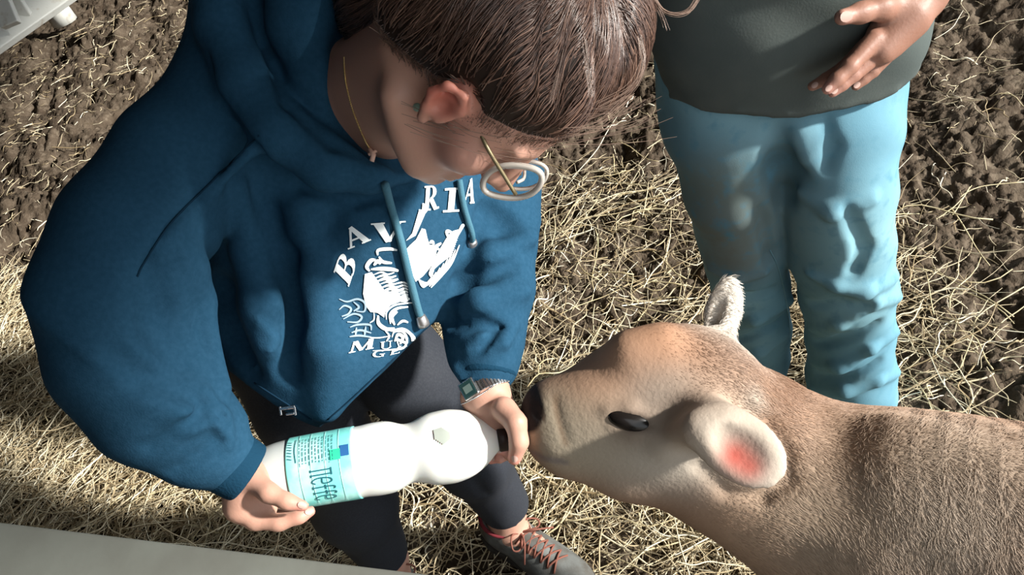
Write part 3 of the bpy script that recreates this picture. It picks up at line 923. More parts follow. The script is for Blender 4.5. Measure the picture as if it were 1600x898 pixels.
legR = [(1138, 215, 1.46, 90), (1146, 300, 1.52, 74), (1160, 380, 1.61, 64), (1172, 440, 1.71, 60), (1183, 520, 1.87, 50), (1188, 560, 1.95, 42), (1190, 574, 1.97, 40)]
# skin
N_ = Vol((0.05, 0.72, 0.0), (1.02, 1.56, 1.86), 0.0058)
def deeper(ch, dr): return [(a, b, c, r * dr) for a, b, c, r in ch]
N_.chain(deeper(legL, 0.72), 0.03); N_.chain(deeper(legR, 0.72), 0.03)
N_.chain([(mp(0, 0, 0.92), 0.11), (mp(0, 0, 1.15), 0.11), (mp(0, -0.02, 1.36), 0.11)], 0.06)
N_.chain([(mp(-0.17, -0.02, 1.42), 0.06), (mp(0.17, -0.02, 1.42), 0.06)], 0.05)
N_.chain([(mp(0, -0.02, 1.42), 0.06), (mp(0, 0.0, 1.56), 0.055)], 0.04)
head(N_, mp(0, 0.03, 1.66), -ma, mf, np.array([0, 0, 1.0]), 1.02)
ear(N_, mp(0, 0.03, 1.66), -ma, mf, np.array([0, 0, 1.0]), 1, 1.02); ear(N_, mp(0, 0.03, 1.66), -ma, mf, np.array([0, 0, 1.0]), -1, 1.02)
# right arm folded behind his back
N_.chain([(mp(-0.2, -0.02, 1.42), 0.05), (mp(-0.21, -0.13, 1.16), 0.042), (mp(-0.02, -0.19, 1.02), 0.032), (mp(0.05, -0.19, 1.0), 0.03)], 0.02)
# left arm reaching forward with a loose open hand
el = mp(0.27, 0.06, 1.16); wr = at(1428, 6, 1.16)
N_.chain([(mp(0.2, -0.02, 1.42), 0.052), (el, 0.044), (wr + (el - wr) * 0.35, 0.036)], 0.02)
for fpos in (legL[-1], legR[-1]):
    q = at(*fpos[:3]); q[2] = 0.06
    N_.chain([(q, 0.04), (q + mf * 0.14 - np.array([0, 0, 0.02]), 0.032)], 0.02)
NV, NQ = N_.mesh(2)
# the hand in finer cells, joined on at the forearm
N2 = Vol(at(1350, 70, 1.16) - 0.17, at(1350, 70, 1.16) + np.array([0.2, 0.17, 0.19]), 0.0025)
N2.chain([(wr + (el - wr) * 0.5, 0.038), (1440, -8, 1.165, 36), (1420, 22, 1.16, 33)], 0.015)
N2.cell(1394, 48, 1.16, 58, 34, 18, -52, 0.02)
N2.chain([(1418, 26, 1.155, 28), (1378, 76, 1.155, 17)], 0.02)
N2.chain([(1404, 6, 1.15, 25), (1376, 12, 1.13, 18), (1345, 20, 1.12, 14.5), (1316, 27, 1.11, 12.5)], 0.012)
N2.chain([(1366, 62, 1.15, 16), (1328, 104, 1.145, 12.5), (1308, 124, 1.147, 11.5), (1293, 139, 1.15, 9)], 0.005)
N2.chain([(1354, 70, 1.17, 13), (1318, 106, 1.18, 11), (1290, 124, 1.187, 10), (1269, 135, 1.19, 7.5)], 0.003)
N2.chain([(1378, 80, 1.162, 13), (1334, 118, 1.163, 10.5), (1316, 133, 1.165, 9.5), (1301, 145, 1.167, 7.5)], 0.003)
N2.chain([(1391, 82, 1.172, 12), (1364, 112, 1.177, 9.5), (1350, 124, 1.18, 8.5), (1337, 135, 1.182, 7)], 0.003)
HDV, HDQ = N2.mesh(1)
nb = len(NV)
NV2 = np.vstack([NV, HDV]); NQ2 = np.vstack([NQ, HDQ + nb])
c2 = skin_col(NV2, (0.26, 0.132, 0.093), [(at(1291, 140, 1.15), 0.012, (0.44, 0.22, 0.18)), (at(1303, 143, 1.17), 0.012, (0.44, 0.22, 0.18)), (at(1325, 24, 1.10), 0.012, (0.46, 0.25, 0.20)), (at(1330, 118, 1.16), 0.025, (0.29, 0.145, 0.105))])
mesh_np('body', NV2, NQ2, M_skin2, man, True, c2)
hand_bvh = bvh_of(HDV, HDQ)
def nail(name, px, py, ang, rl, rw, parent, bv, mt):
    c, n = hit(bv, px, py)
    if c is None: return
    if n @ (CAM - c) < 0: n = -n
    t = math.cos(math.radians(ang)) * IX + math.sin(math.radians(ang)) * IY
    t = t - n * (t @ n); t /= np.linalg.norm(t); s_ = np.cross(n, t)
    V = []; Fc = []
    for i in range(5):
        for j in range(12):
            w = 2 * math.pi * j / 12; k = (i + 0.02) / 4
            V.append(c + t * rl * k * math.cos(w) + s_ * rw * k * math.sin(w) + n * (0.0012 - 0.0011 * (k * math.sin(w)) ** 2 * 1.6 + 0.0004))
    for i in range(4):
        for j in range(12):
            Fc.append((i * 12 + j, i * 12 + (j + 1) % 12, (i + 1) * 12 + (j + 1) % 12, (i + 1) * 12 + j))
    m = MB(); m.add(V, Fc); return m.build(name, mt, parent)
M_nail = mat('fingernail', (0.50, 0.33, 0.28), 0.35, 0.4)
nail('fingernail', 1322, 26, 170, 0.0085, 0.007, man, hand_bvh, M_nail)
for (x, y) in ((1295, 138), (1304, 142), (1339, 133), (1273, 133)):
    nail('fingernail', x, y, 140, 0.005, 0.0038, man, hand_bvh, M_nail)
# jeans
J = Vol((0.1, 0.8, 0.0), (1.0, 1.55, 1.02), 0.0052)
J.chain(legL, 0.012); J.chain(legR, 0.012)
J.chain([(mp(-0.07, 0, 0.86), 0.125), (mp(0.08, 0, 0.86), 0.125)], 0.05)
J.chain([(mp(-0.07, 0, 0.95), 0.12), (mp(0.07, 0, 0.95), 0.12)], 0.05)
J.cell(1232, 195, 1.44, 150, 60, 100, 0, 0.05)
J.valley([(1215, 215, 12), (1222, 260, 18), (1225, 300, 14)], 0.3, 0.03)
# creases at crotch, knees and bunched hems
J.valley([(1290, 190, 5), (1300, 230, 7), (1285, 265, 5)], 0.4, 0.02)
J.ridge([(1250, 205, 10), (1262, 245, 10), (1280, 270, 6)], 0.3, 0.02)
for pts in ([(1262, 428, 6), (1305, 446, 12), (1350, 452, 14), (1397, 430, 9)], [(1268, 512, 6), (1310, 505, 12), (1360, 474, 13), (1400, 464, 8)],
            [(1268, 566, 6), (1310, 570, 12), (1360, 545, 12), (1398, 518, 8)], [(1272, 606, 8), (1320, 608, 12), (1370, 594, 12), (1400, 582, 8)],
            [(1110, 420, 6), (1150, 436, 11), (1195, 425, 8)], [(1140, 512, 6), (1180, 498, 12), (1232, 470, 8)], [(1145, 552, 6), (1185, 548, 11), (1226, 522, 8)], [(1250, 300, 6), (1300, 330, 14), (1360, 310, 12)]):
    J.ridge(pts, 0.48, 0.012)
for pts in ([(1268, 476, 6), (1310, 476, 12), (1358, 482, 11)], [(1272, 538, 6), (1320, 532, 12), (1370, 510, 10)], [(1275, 588, 6), (1320, 590, 10), (1372, 570, 9)],
            [(1115, 452, 6), (1160, 468, 12), (1205, 455, 8)], [(1150, 530, 5), (1190, 520, 9), (1228, 498, 7)], [(1325, 330, 10), (1350, 390, 14), (1335, 425, 10)], [(1190, 330, 12), (1205, 400, 14)]):
    J.valley(pts, 0.42, 0.014)
J.wobble(lambda X, Y, Z: 0.0016 * np.sin(55 * Z + 8 * X + 3 * np.sin(14 * X + 9 * Y)) + 0.0015 * np.sin(26 * X - 31 * Y + 12 * Z))
n = at(1331, 612, 1.90); n2_ = at(1195, 574, 1.97)
sl, X, Y, Z = J.region(J.lo, J.lo + J.h * (J.n - 1))
J.D = np.maximum(J.D, (0.035 - Z + 0 * X + 0 * Y).astype(np.float32))
JV, JQ = J.mesh(2)
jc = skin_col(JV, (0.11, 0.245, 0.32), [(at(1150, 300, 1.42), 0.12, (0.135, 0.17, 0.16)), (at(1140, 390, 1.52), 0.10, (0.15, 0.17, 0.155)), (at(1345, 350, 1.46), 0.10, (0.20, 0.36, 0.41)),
                (at(1150, 470, 1.66), 0.05, (0.24, 0.42, 0.47)), (at(1330, 480, 1.58), 0.07, (0.19, 0.36, 0.42)), (at(1225, 260, 1.40), 0.05, (0.07, 0.15, 0.19))])  # last spot: crotch shadow put into the denim colour
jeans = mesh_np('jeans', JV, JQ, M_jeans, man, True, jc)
J_bvh = bvh_of(JV, JQ)
# shirt
T = Vol((0.1, 0.8, 0.75), (0.98, 1.6, 1.62), 0.006)
for l in (-0.055, 0.0, 0.085):
    T.chain([(mp(l, 0.0, 0.78), 0.128), (mp(l, 0.025, 1.0), 0.13), (mp(l, 0.02, 1.2), 0.128), (mp(l, -0.01, 1.38), 0.115)], 0.05)
T.chain([(mp(-0.19, -0.02, 1.42), 0.085), (mp(0, -0.02, 1.46), 0.08), (mp(0.19, -0.02, 1.42), 0.085)], 0.05)
T.chain([(mp(-0.2, -0.02, 1.42), 0.08), (mp(-0.215, -0.1, 1.22), 0.075)], 0.03)
T.chain([(mp(0.2, -0.02, 1.42), 0.08), (mp(0.25, 0.03, 1.24), 0.075)], 0.03)
hl = on_plane(1040, 148, 0.90); hr = on_plane(1412, 145, 0.88); hm = on_plane(1230, 187, 0.875)
sl, X, Y, Z = T.region(T.lo, T.lo + T.h * (T.n - 1))
lev = 0.905 + 0.02 * ((X - mc[0]) * ma[0] + (Y - mc[1]) * ma[1]) / -0.2
T.D = np.maximum(T.D, (lev - Z).astype(np.float32))
T.chain([(mp(0, -0.02, 1.5), 0.07), (mp(0, 0, 1.62), 0.08)], 0.02, 'sub')
T.wobble(lambda X, Y, Z: 0.0028 * np.sin(26 * X + 15 * Z + 3 * np.sin(9 * Z + 5 * X)) + 0.002 * np.sin(44 * X - 26 * Z + 2 * np.sin(17 * Z)))
T.ridge([(1050, 150, 6), (1150, 170, 6), (1230, 176, 6), (1320, 165, 6), (1400, 140, 6)], 0.12, 0.004)
TV, TQ = T.mesh(2)
shirt = mesh_np('shirt', TV, TQ, M_shirt, man)
# ================================================================== the woman's hair, glasses and small things
def hp(x, y, z): return HC + HS_ * (x * S + y * Fd + z * U)
R_ = Vol(HC - 0.34, HC + np.array([0.32, 0.34, 0.34]), 0.004)
AX = [S, Fd, U]
R_.ell(hp(0, -0.016, 0.042), AX, np.array([0.083, 0.102, 0.087]) * HS_, 0.02)
R_.ell(hp(0, -0.055, -0.02), AX, np.array([0.07, 0.06, 0.07]) * HS_, 0.03)
sl, X, Y, Z = R_.region(R_.lo, R_.lo + R_.h * (R_.n - 1))
hy = ((X - HC[0]) * Fd[0] + (Y - HC[1]) * Fd[1] + (Z - HC[2]) * Fd[2]) / HS_
hz = ((X - HC[0]) * U[0] + (Y - HC[1]) * U[1] + (Z - HC[2]) * U[2]) / HS_
R_.D = np.maximum(R_.D, (0.60 * hy - 0.80 * hz + 0.002).astype(np.float32))
R_.ell(HC + 0.088 * S + 0.010 * Fd - 0.002 * U, AX, np.array([0.03, 0.026, 0.036]), 0.006, 'sub')
# gathered hair flopping over the crown, knot above it
R_.chain([(665, 60, 0.93, 70), (600, 20, 1.01, 60), (575, -40, 1.04, 60)], 0.03)
R_.cell(905, 40, 0.875, 92, 128, 85, 8, 0.03)
R_.cell(955, 60, 0.88, 55, 105, 70, 14, 0.03)
R_.cell(850, 40, 0.86, 80, 110, 60, 0, 0.03)
R_.cell(905, -70, 0.86, 95, 70, 80, 0, 0.03)
for (x0, x1, r) in ((840, 835, 7), (880, 868, 8), (925, 930, 8), (965, 985, 6)):
    R_.valley([(x0, 0, r * 0.7), ((x0 + x1) / 2, 80, r), (x1, 160, r * 0.7)], 0.35, 0.012)
RV, RQ = R_.mesh(2)
hair = mesh_np('hair', RV, RQ, M_hair, W)
hair['label'] = 'brown hair gathered up into a loose knot'
R_bvh = bvh_of(RV, RQ)
M_str = strand_mat('hair_strands', (0.040, 0.020, 0.014), (0.26, 0.15, 0.105), 0.3, 0.7, (0.13, 0.07, 0.05))
knot = at(905, -60, 0.83)
def comb(n, k, step, seed, rad):
    r = np.random.default_rng(seed)
    tri = RQ[r.integers(0, len(RQ), n)]
    w = r.dirichlet((1, 1, 1, 1), n)
    P0 = (RV[tri] * w[..., None]).sum(1)
    out = []
    for p in P0:
        q = Vector(p); line = [q.copy()]; h0 = r.random()
        jit = Vector(r.normal(0, 0.012, 3))
        for j in range(k - 1):
            d = Vector(knot) + jit - q
            if d.length < 0.03: d = Vector(IX) * 0.5 + Vector(r.normal(0, 1, 3)) * 0.3
            q = q + d.normalized() * step
            c, nn, i, ds = R_bvh.find_nearest(q)
            lift = 0.0012 + 0.003 * h0
            if nn.dot(c - Vector(HC)) < 0: nn = -nn
            q = c + nn * lift
            line.append(q.copy())
        out.append([tuple(v) for v in line])
    return np.array(out), np.full((n, k), rad) * np.linspace(1, 0.5, k)
sp_, sr_ = comb(9000, 13, 0.015, 5, 0.0005)
st_o = strands('hair_strands', sp_, sr_, M_str, hair); tag(st_o, kind='stuff')
# fine hairs along the hairline, rooted on the skin
r = np.random.default_rng(77); BH = []
edge = 0.60 * (((RV - HC) @ Fd) / HS_) - 0.80 * (((RV - HC) @ U) / HS_) + 0.002
ids = np.nonzero((np.abs(edge) < 0.005) & (((RV - HC) @ S) > -0.06))[0]
for i in r.choice(ids, 2600):
    p = RV[i]; dr_ = (0.60 * Fd - 0.80 * U) + r.normal(0, 0.10, 3); ln = r.uniform(0.002, 0.016)
    a_, n_, _i, _d = B_bvh.find_nearest(Vector(p + dr_ * ln)); a_ = np.array(a_) + np.array(n_) * 0.0006
    if np.linalg.norm(a_ - p) > 0.04: continue
    to = np.array(knot) - p; to /= np.linalg.norm(to)
    nn = p - HC; nn /= np.linalg.norm(nn)
    BH.append(spline([a_, (a_ + p) / 2 + nn * 0.002, p + nn * 0.004, p + to * 0.02 + nn * 0.006], 7))
bo = strands('hairline_strands', np.array(BH), np.full((len(BH), 7), 0.00018), M_str, hair); tag(bo, kind='stuff')
# loose wisps: (points in the picture, depth), spread, count
wis = [([(640, 185), (690, 205), (760, 225), (840, 240)], .835, 28, 10), ([(720, 190), (800, 205), (880, 190), (960, 185), (1000, 165)], .82, 24, 10),
       ([(850, 215), (920, 205), (975, 190), (1005, 175)], .84, 26, 12), ([(1000, 60), (1005, 100), (985, 140), (935, 170)], .82, 7, 14),
       ([(600, 40), (640, 70), (665, 100), (690, 118)], .83, 22, 18), ([(610, 110), (640, 130), (660, 130)], .85, 10, 10), ([(735, 0), (752, 45), (762, 90)], .80, 3, 8),
       ([(890, 0), (880, 80), (862, 160)], .775, 5, 14), ([(905, 5), (915, 80), (925, 150)], .775, 4, 12), ([(700, 195), (750, 230), (800, 245)], .84, 14, 8),
       ([(690, 175), (720, 190), (750, 205), (800, 215)], .83, 12, 10), ([(640, 20), (690, 40), (720, 70)], .80, 10, 10), ([(1015, -15), (1035, 14), (1058, 22), (1078, 16), (1092, -4)], .86, 3, 24),
       ([(1020, -5), (1035, 25), (1042, 45)], .86, 3, 8), ([(985, 150), (940, 190), (890, 210)], .84, 8, 12)]
r = np.random.default_rng(11); WP = []; WR = []
for pts, d, spd, n in wis:
    for i in range(n):
        o = r.normal(0, spd, 2) * 0.55; o2 = o + r.normal(0, spd, 2) * 0.5
        q = [(a + o[0] * (1 - t) + o2[0] * t, b + o[1] * (1 - t) + o2[1] * t) for (a, b), t in zip(pts, np.linspace(0, 1, len(pts)))]
        dd = d + r.normal(0, 0.006)
        WP.append(spline([at(a, b, dd) for a, b in q], 10)); WR.append(np.full(10, 0.0003) * np.linspace(1, 0.4, 10))
wo = strands('loose_wisps', np.array(WP), np.array(WR), strand_mat('wisps', (0.10, 0.06, 0.045), (0.30, 0.20, 0.15), 0.35, 0.6), hair); tag(wo, kind='stuff')

# glasses
M_frame = mat('pale_clear_acetate', (0.62, 0.56, 0.50), 0.15, 0.6, trans=0.25, coat=0.5)
M_temple = mat('olive_metal', (0.22, 0.17, 0.09), 0.35, 0.6, metal=0.6)
M_lens = mat('lens', (0.92, 0.90, 0.88), 0.0, 0.5, trans=1.0)
M_lens.node_tree.nodes['Principled BSDF'].inputs['IOR'].default_value = 1.04
gl = bpy.data.objects.new('glasses', None); COL.objects.link(gl); gl.location = Vector(hp(0.03, 0.11, 0.01)); gl.parent = W; gl.matrix_parent_inverse = root_inv(W)
gl['label'] = 'glasses with pale rims and thin olive temples'
lens_c = at(800, 284, 0.855)
e1 = frame((46, -5, -18)); e2 = frame((3, 23, 20))
for q, (c_, k_) in enumerate(((lens_c, 1), (lens_c + 0.064 * frame((0.12, -0.22, 0.97)), 1))):
    ring = [c_ + (e1 * math.cos(w) + e2 * math.sin(w) * (1 + 0.12 * math.sin(2 * w))) * 0.855 / F for w in np.linspace(0, 2 * math.pi, 40, endpoint=False)]
    m = MB(); m.tube(ring, 0.0034 if q == 0 else 0.0024, 8, closed=True); m.build('rim', M_frame, gl)
    m = MB(); m.add([c_] + ring, [(0, i + 1, (i + 1) % 40 + 1) for i in range(40)]); m.build('lens', M_lens, gl)
lc2 = lens_c + 0.064 * frame((0.12, -0.22, 0.97))
m = MB(); m.tube(spline([lens_c + 0.02 * fw + 0.006 * U, (lens_c + lc2) / 2 + 0.008 * U + 0.003 * Fd, lc2 - 0.02 * fw + 0.006 * U], 8), 0.0018); m.build('bridge', M_frame, gl)
m = MB(); m.tube(spline([at(806, 304, 0.845), at(785, 270, 0.835), at(762, 232, 0.825), at(744, 196, 0.825), at(722, 176, 0.835)], 16), [0.0022] * 12 + [0.002, .0018, .0016, .0014], 8); m.build('temple', M_temple, gl)
m = MB(); m.tube([lc2 + 0.02 * fw, lc2 + 0.035 * fw - 0.10 * Fd + 0.012 * U], 0.002, 8); m.build('temple', M_temple, gl)
# ear stud and neck chain
nc = bpy.data.objects.new('necklace', None); COL.objects.link(nc); nc.location = Vector(neck0); nc.parent = W; nc.matrix_parent_inverse = root_inv(W)
cn = []
for (x, y) in [(537, 90), (538, 115), (542, 140), (550, 170), (560, 197), (570, 220), (577, 232)]:
    d = min([v for v in (B.surf(x, y), H.surf(x, y)) if v] or [1.05]); cn.append(at(x, y, d - 0.004))
m = MB(); q = spline(cn, 60)
for i in range(0, 60):
    m.lathe(q[i] - np.array([0, 0, 0.001]), (0.3, 0.2, 0.9), [(0, 0.0004), (0.0006, 0.0012), (0.0014, 0.0012), (0.002, 0.0004)], 6)
m.build('chain', M_gold, nc)
pd_ = q[-1]; m = MB()
m.tube([pd_, pd_ + frame((0.6, 0.9, -0.1)) * 0.0085, pd_ + frame((0.2, 1.0, -0.1)) * 0.016], [0.003, 0.0035, 0.003], 8)
m.tube([pd_ + frame((-0.1, .75, -.1)) * 0.01, pd_ + frame((0.9, .25, -.1)) * 0.01], 0.0022, 8)
m.build('pendant', mat('pale_pendant', (0.66, 0.42, 0.33), 0.4, 0.4), nc)
c, n_ = hit(B_bvh, 652, 168)
if c is not None:
    m = MB(); m.lathe(c, -fw, [(-.001, .001), (0.001, 0.0045), (0.003, 0.004), (0.004, 0.001)], 14); m.build('ear_stud', mat('pale_green_stone', (0.22, 0.32, 0.26), 0.3, 0.5), W)

# ------------------------------------------------ print on the sweatshirt (flat letters and emblem laid on the cloth)
def lay(name, polys, mt, off=0.0022, bv=None, maxlen=7):
    bv = bv or H_bvh
    bm = bmesh.new()
    for poly in polys:
        try:
            bm.faces.new([bm.verts.new((x, y, 0)) for x, y in poly])
        except ValueError:
            pass
    bmesh.ops.triangulate(bm, faces=bm.faces[:])
    for it in range(4):
        es = [e for e in bm.edges if e.calc_length() > maxlen]
        if not es: break
        bmesh.ops.subdivide_edges(bm, edges=es, cuts=1)
        bmesh.ops.triangulate(bm, faces=[f for f in bm.faces if len(f.verts) > 3])
    dead = []
    for v in bm.verts:
        p, n = hit(bv, v.co.x, v.co.y)
        if p is None: dead.append(v); continue
        if n @ (CAM - p) < 0: n = -n
        v.co = p + n * off
    bmesh.ops.delete(bm, geom=dead, context='VERTS')
    long_ = [f for f in bm.faces if max(e.calc_length() for e in f.edges) > 0.03]
    bmesh.ops.delete(bm, geom=long_, context='FACES')
    me = bpy.data.meshes.new(name); bm.to_mesh(me); bm.free()
    return link(name, me, mt, hoodie)
def bar(a, b, w0, w1=None):
    w1 = w0 if w1 is None else w1
    a = np.array(a, float); b = np.array(b, float); t = b - a; t /= np.linalg.norm(t); n = np.array([-t[1], t[0]])
    return [tuple(a + n * w0 / 2), tuple(b + n * w1 / 2), tuple(b - n * w1 / 2), tuple(a - n * w0 / 2)]
def arc(cx, cy, rx, ry, a0, a1, w0, w1, n=9):
    out = []; inn = []
    for t in np.linspace(a0, a1, n):
        k = math.sin((t - a0) / (a1 - a0) * math.pi); w = w0 + (w1 - w0) * k
        ca, sa = math.cos(math.radians(t)), math.sin(math.radians(t))
        out.append((cx + rx * ca, cy + ry * sa)); inn.append((cx + (rx - w) * ca, cy + (ry - w * 0.6) * sa))
    return [[out[i], out[i + 1], inn[i + 1], inn[i]] for i in range(n - 1)]
GL = {
 'B': [bar((.2, 0), (.2, 1), .26), bar((0, .03), (.45, .03), .07), bar((0, .97), (.45, .97), .07)] + arc(.42, .74, .36, .26, -90, 90, .06, .22) + arc(.42, .26, .46, .29, -90, 90, .06, .26) + [bar((.3, .5), (.5, .5), .07)],
 'A': [bar((.5, 1.02), (.84, .02), .18, .27), bar((.5, 1.0), (.14, .02), .09, .09), bar((.26, .36), (.7, .36), .09), bar((0, .03), (.3, .03), .07), bar((.62, .03), (1.02, .03), .07)],
 'V': [bar((.2, .98), (.5, 0), .27, .18), bar((.84, .98), (.5, 0), .09, .09), bar((0, .97), (.4, .97), .07), bar((.68, .97), (1.0, .97), .07)],
 'R': [bar((.24, 0), (.24, 1), .25), bar((0, .03), (.5, .03), .07), bar((0, .97), (.45, .97), .07)] + arc(.42, .74, .40, .27, -90, 90, .06, .24) + [bar((.45, .5), (.82, .06), .24, .22), bar((.75, .04), (1.05, .1), .08)],
 'I': [bar((.5, 0), (.5, 1), .36), bar((.05, .04), (.98, .04), .09), bar((.05, .96), (.95, .96), .09)],
 'M': [bar((.1, 0), (.14, 1), .08), bar((.18, 1), (.5, .05), .2, .16), bar((.5, .05), (.82, 1), .08), bar((.84, 0), (.82, 1), .2), bar((0, .04), (.26, .04), .08), bar((.68, .04), (1.0, .04), .08)],
 'U': [bar((.2, 1), (.2, .3), .2), bar((.8, 1), (.8, .3), .08), bar((.03, .96), (.4, .96), .08), bar((.65, .96), (.97, .96), .08)] + arc(.5, .33, .4, .33, 180, 360, .12, .14),
 'N': [bar((.15, 0), (.15, 1), .08), bar((.12, 1), (.82, 0), .22), bar((.85, 0), (.85, 1), .08), bar((0, .04), (.32, .04), .08), bar((.68, .96), (1, .96), .08)],
 'G': arc(.5, .5, .48, .5, 40, 320, .08, .22, 14) + [bar((.82, .05), (.82, .42), .18), bar((.58, .42), (1, .42), .08)],
 'E': [bar((.22, 0), (.22, 1), .22), bar((.05, .04), (.85, .04), .09), bar((.05, .96), (.8, .96), .09), bar((.2, .5), (.6, .5), .08), bar((.84, .02), (.84, .25), .07), bar((.79, .98), (.79, .76), .07)],
}
def letter(ch, o, x, up, mt=M_white):
    o, x, up = np.array(o, float), np.array(x, float), np.array(up, float)
    return lay('letter', [[tuple(o + x * p[0] + up * p[1]) for p in poly] for poly in GL[ch]], mt)
def c3(x, y): return (500 + x / 4.988, 270 + y / 4.988)
def v3(x, y): return (x / 4.988, y / 4.988)
def c2_(x, y): return (510 + x / 4.724, 380 + y / 4.724)
def v2(x, y): return (x / 4.724, y / 4.724)
letter('B', c3(222, 885), v3(80, -215), v3(-122, -112))
letter('A', c3(222, 595), v3(175, -72), v3(-70, -132))
letter('V', c3(402, 545), v3(268, -20), v3(-5, -150))
lay('letter', [[c3(*p) for p in poly] for poly in ([(668, 528), (742, 488), (716, 470)], [(716, 470), (742, 488), (815, 320), (766, 300)], [(766, 300), (815, 320), (838, 290), (768, 284)], [(795, 235), (812, 240), (825, 292), (792, 292)])], M_white)
letter('R', c3(800, 295), v3(115, -8), v3(12, -190))
letter('I', c3(946, 308), v3(135, -8), v3(16, -185))
letter('A', c3(1108, 245), v3(84, -10), v3(20, -188))
M_print2 = mat('greyed_print', (0.55, 0.62, 0.66), 0.7, 0.2)
letter('M', c2_(158, 808), v2(186, -36), v2(18, -78))
letter('U', c2_(392, 783), v2(92, -12), v2(2, -58), M_print2)
letter('N', c2_(520, 770), v2(85, -45), v2(-20, -62))
letter('G', c2_(335, 842), v2(92, -12), v2(2, -48))
letter('E', c2_(462, 822), v2(80, -22), v2(10, -38))
rr = np.random.default_rng(4)
def ribbon(pts, w, conv):
    q = spline([conv(*p) for p in pts], 5 * len(pts)); out = []
    for i in range(len(q) - 1):
        t0 = q[min(i + 1, len(q) - 1)] - q[max(i - 1, 0)]; t1 = q[min(i + 2, len(q) - 1)] - q[i]
        n0 = np.array([-t0[1], t0[0]]) / (np.linalg.norm(t0) + 1e-9); n1_ = np.array([-t1[1], t1[0]]) / (np.linalg.norm(t1) + 1e-9)
        s0 = math.sin(math.pi * (0.12 + 0.76 * i / len(q))); s1 = math.sin(math.pi * (0.12 + 0.76 * (i + 1) / len(q)))
        out.append([tuple(q[i] + n0 * w * s0), tuple(q[i + 1] + n1_ * w * s1), tuple(q[i + 1] - n1_ * w * s1), tuple(q[i] - n0 * w * s0)])
    return out
em = [[c3(*p) for p in [(660, 605), (700, 560), (745, 520), (790, 432), (818, 440), (832, 505), (850, 560), (885, 560), (905, 600), (890, 680), (850, 740), (825, 735), (800, 800), (742, 845), (712, 770), (690, 700)]],
      [c2_(*p) for p in [(285, 225), (335, 210), (342, 355), (425, 340), (520, 372), (560, 420), (470, 455), (432, 505), (425, 545), (375, 510), (325, 505), (292, 460), (272, 370), (278, 300)]]]
for s_ in ([(320, 205), (300, 170), (330, 125), (365, 120)], [(330, 190), (400, 185), (480, 190), (530, 200)], [(350, 160), (380, 130), (400, 150)]): em += ribbon(s_, 3.2, c2_)
for i in range(9):
    y = 215 + i * 24; x0 = 350 + i * 14
    em += ribbon([(x0, y + 14), (x0 + 55, y - 4), (x0 + 100, y + 12), (x0 + 150, y - 2)], 1.5 + 0.6 * (i % 3), c2_)
for i in range(7):
    em += ribbon([(500 + i * 12, 300 + i * 22), (560 + i * 6, 285 + i * 22), (600, 300 + i * 20)], 1.4, c2_)
for s_, w in (([(440, 560), (445, 500), (500, 455), (580, 440), (640, 435)], 1.4), ([(470, 590), (470, 520), (520, 478), (600, 465)], 2.2), ([(500, 600), (480, 540), (520, 500)], 2.8), ([(380, 530), (385, 590), (440, 630), (500, 625)], 3.2),
             ([(420, 610), (480, 640), (560, 630), (620, 670), (630, 720), (600, 770)], 2.4), ([(480, 690), (500, 650), (560, 650), (590, 700), (570, 760), (500, 790)], 1.6), ([(500, 720), (525, 670), (560, 690), (540, 740)], 2.6), ([(520, 600), (560, 570), (600, 580)], 2.0),
             ([(430, 640), (460, 680), (440, 720)], 1.4), ([(600, 640), (640, 690), (640, 740)], 2.0), ([(340, 790), (430, 785), (520, 775), (590, 750)], 1.0), ([(300, 690), (380, 695), (470, 680)], 0.9), ([(350, 500), (350, 560), (320, 585)], 1.0)): em += ribbon(s_, w, c2_)
for i in range(13):
    o = i * 16
    em += ribbon([(1090 - o * .35, 440 + o * 1.0), (1020 - o * .5, 470 + o * 1.2), (960 - o * .55, 560 + o * 1.1), (905 - o * .2, 640 + o * .9)], 1.9 + 0.6 * (i % 2), c3)
for i in range(8):
    em += ribbon([(1080 - i * 30, 560 + i * 35), (1020 - i * 25, 700 + i * 20), (940 - i * 20, 800 + i * 12), (860 - i * 14, 890 - i * 10)], 1.6, c3)
for s_ in ([(885, 560), (870, 535), (850, 545)], [(930, 600), (900, 575), (940, 545)], [(990, 500), (985, 455), (1020, 460)], [(1060, 500), (1100, 420), (1118, 402)], [(680, 600), (740, 560), (800, 500)], [(450, 640), (455, 600), (540, 590), (600, 600)], [(460, 650), (490, 690), (560, 700)]): em += ribbon(s_, 2.6, c3)
lay('printed_emblem', em, M_white, 0.0020)
g2l = []
for s_ in ([(90, 410), (150, 430), (230, 410), (285, 440), (280, 500), (220, 500)], [(90, 490), (130, 460), (180, 480), (160, 520), (110, 540)], [(120, 560), (200, 520), (260, 540), (230, 580), (150, 580)], [(170, 620), (230, 600), (320, 600), (330, 640)], [(180, 660), (250, 640), (330, 660)], [(165, 690), (240, 680), (330, 690)], [(200, 430), (240, 470), (200, 500)], [(220, 620), (210, 680)], [(290, 610), (280, 680)]): g2l += ribbon(s_, 1.7, c2_)
lay('printed_crest', g2l, mat('dim_print', (0.24, 0.32, 0.38), 0.8, 0.1), 0.0020)

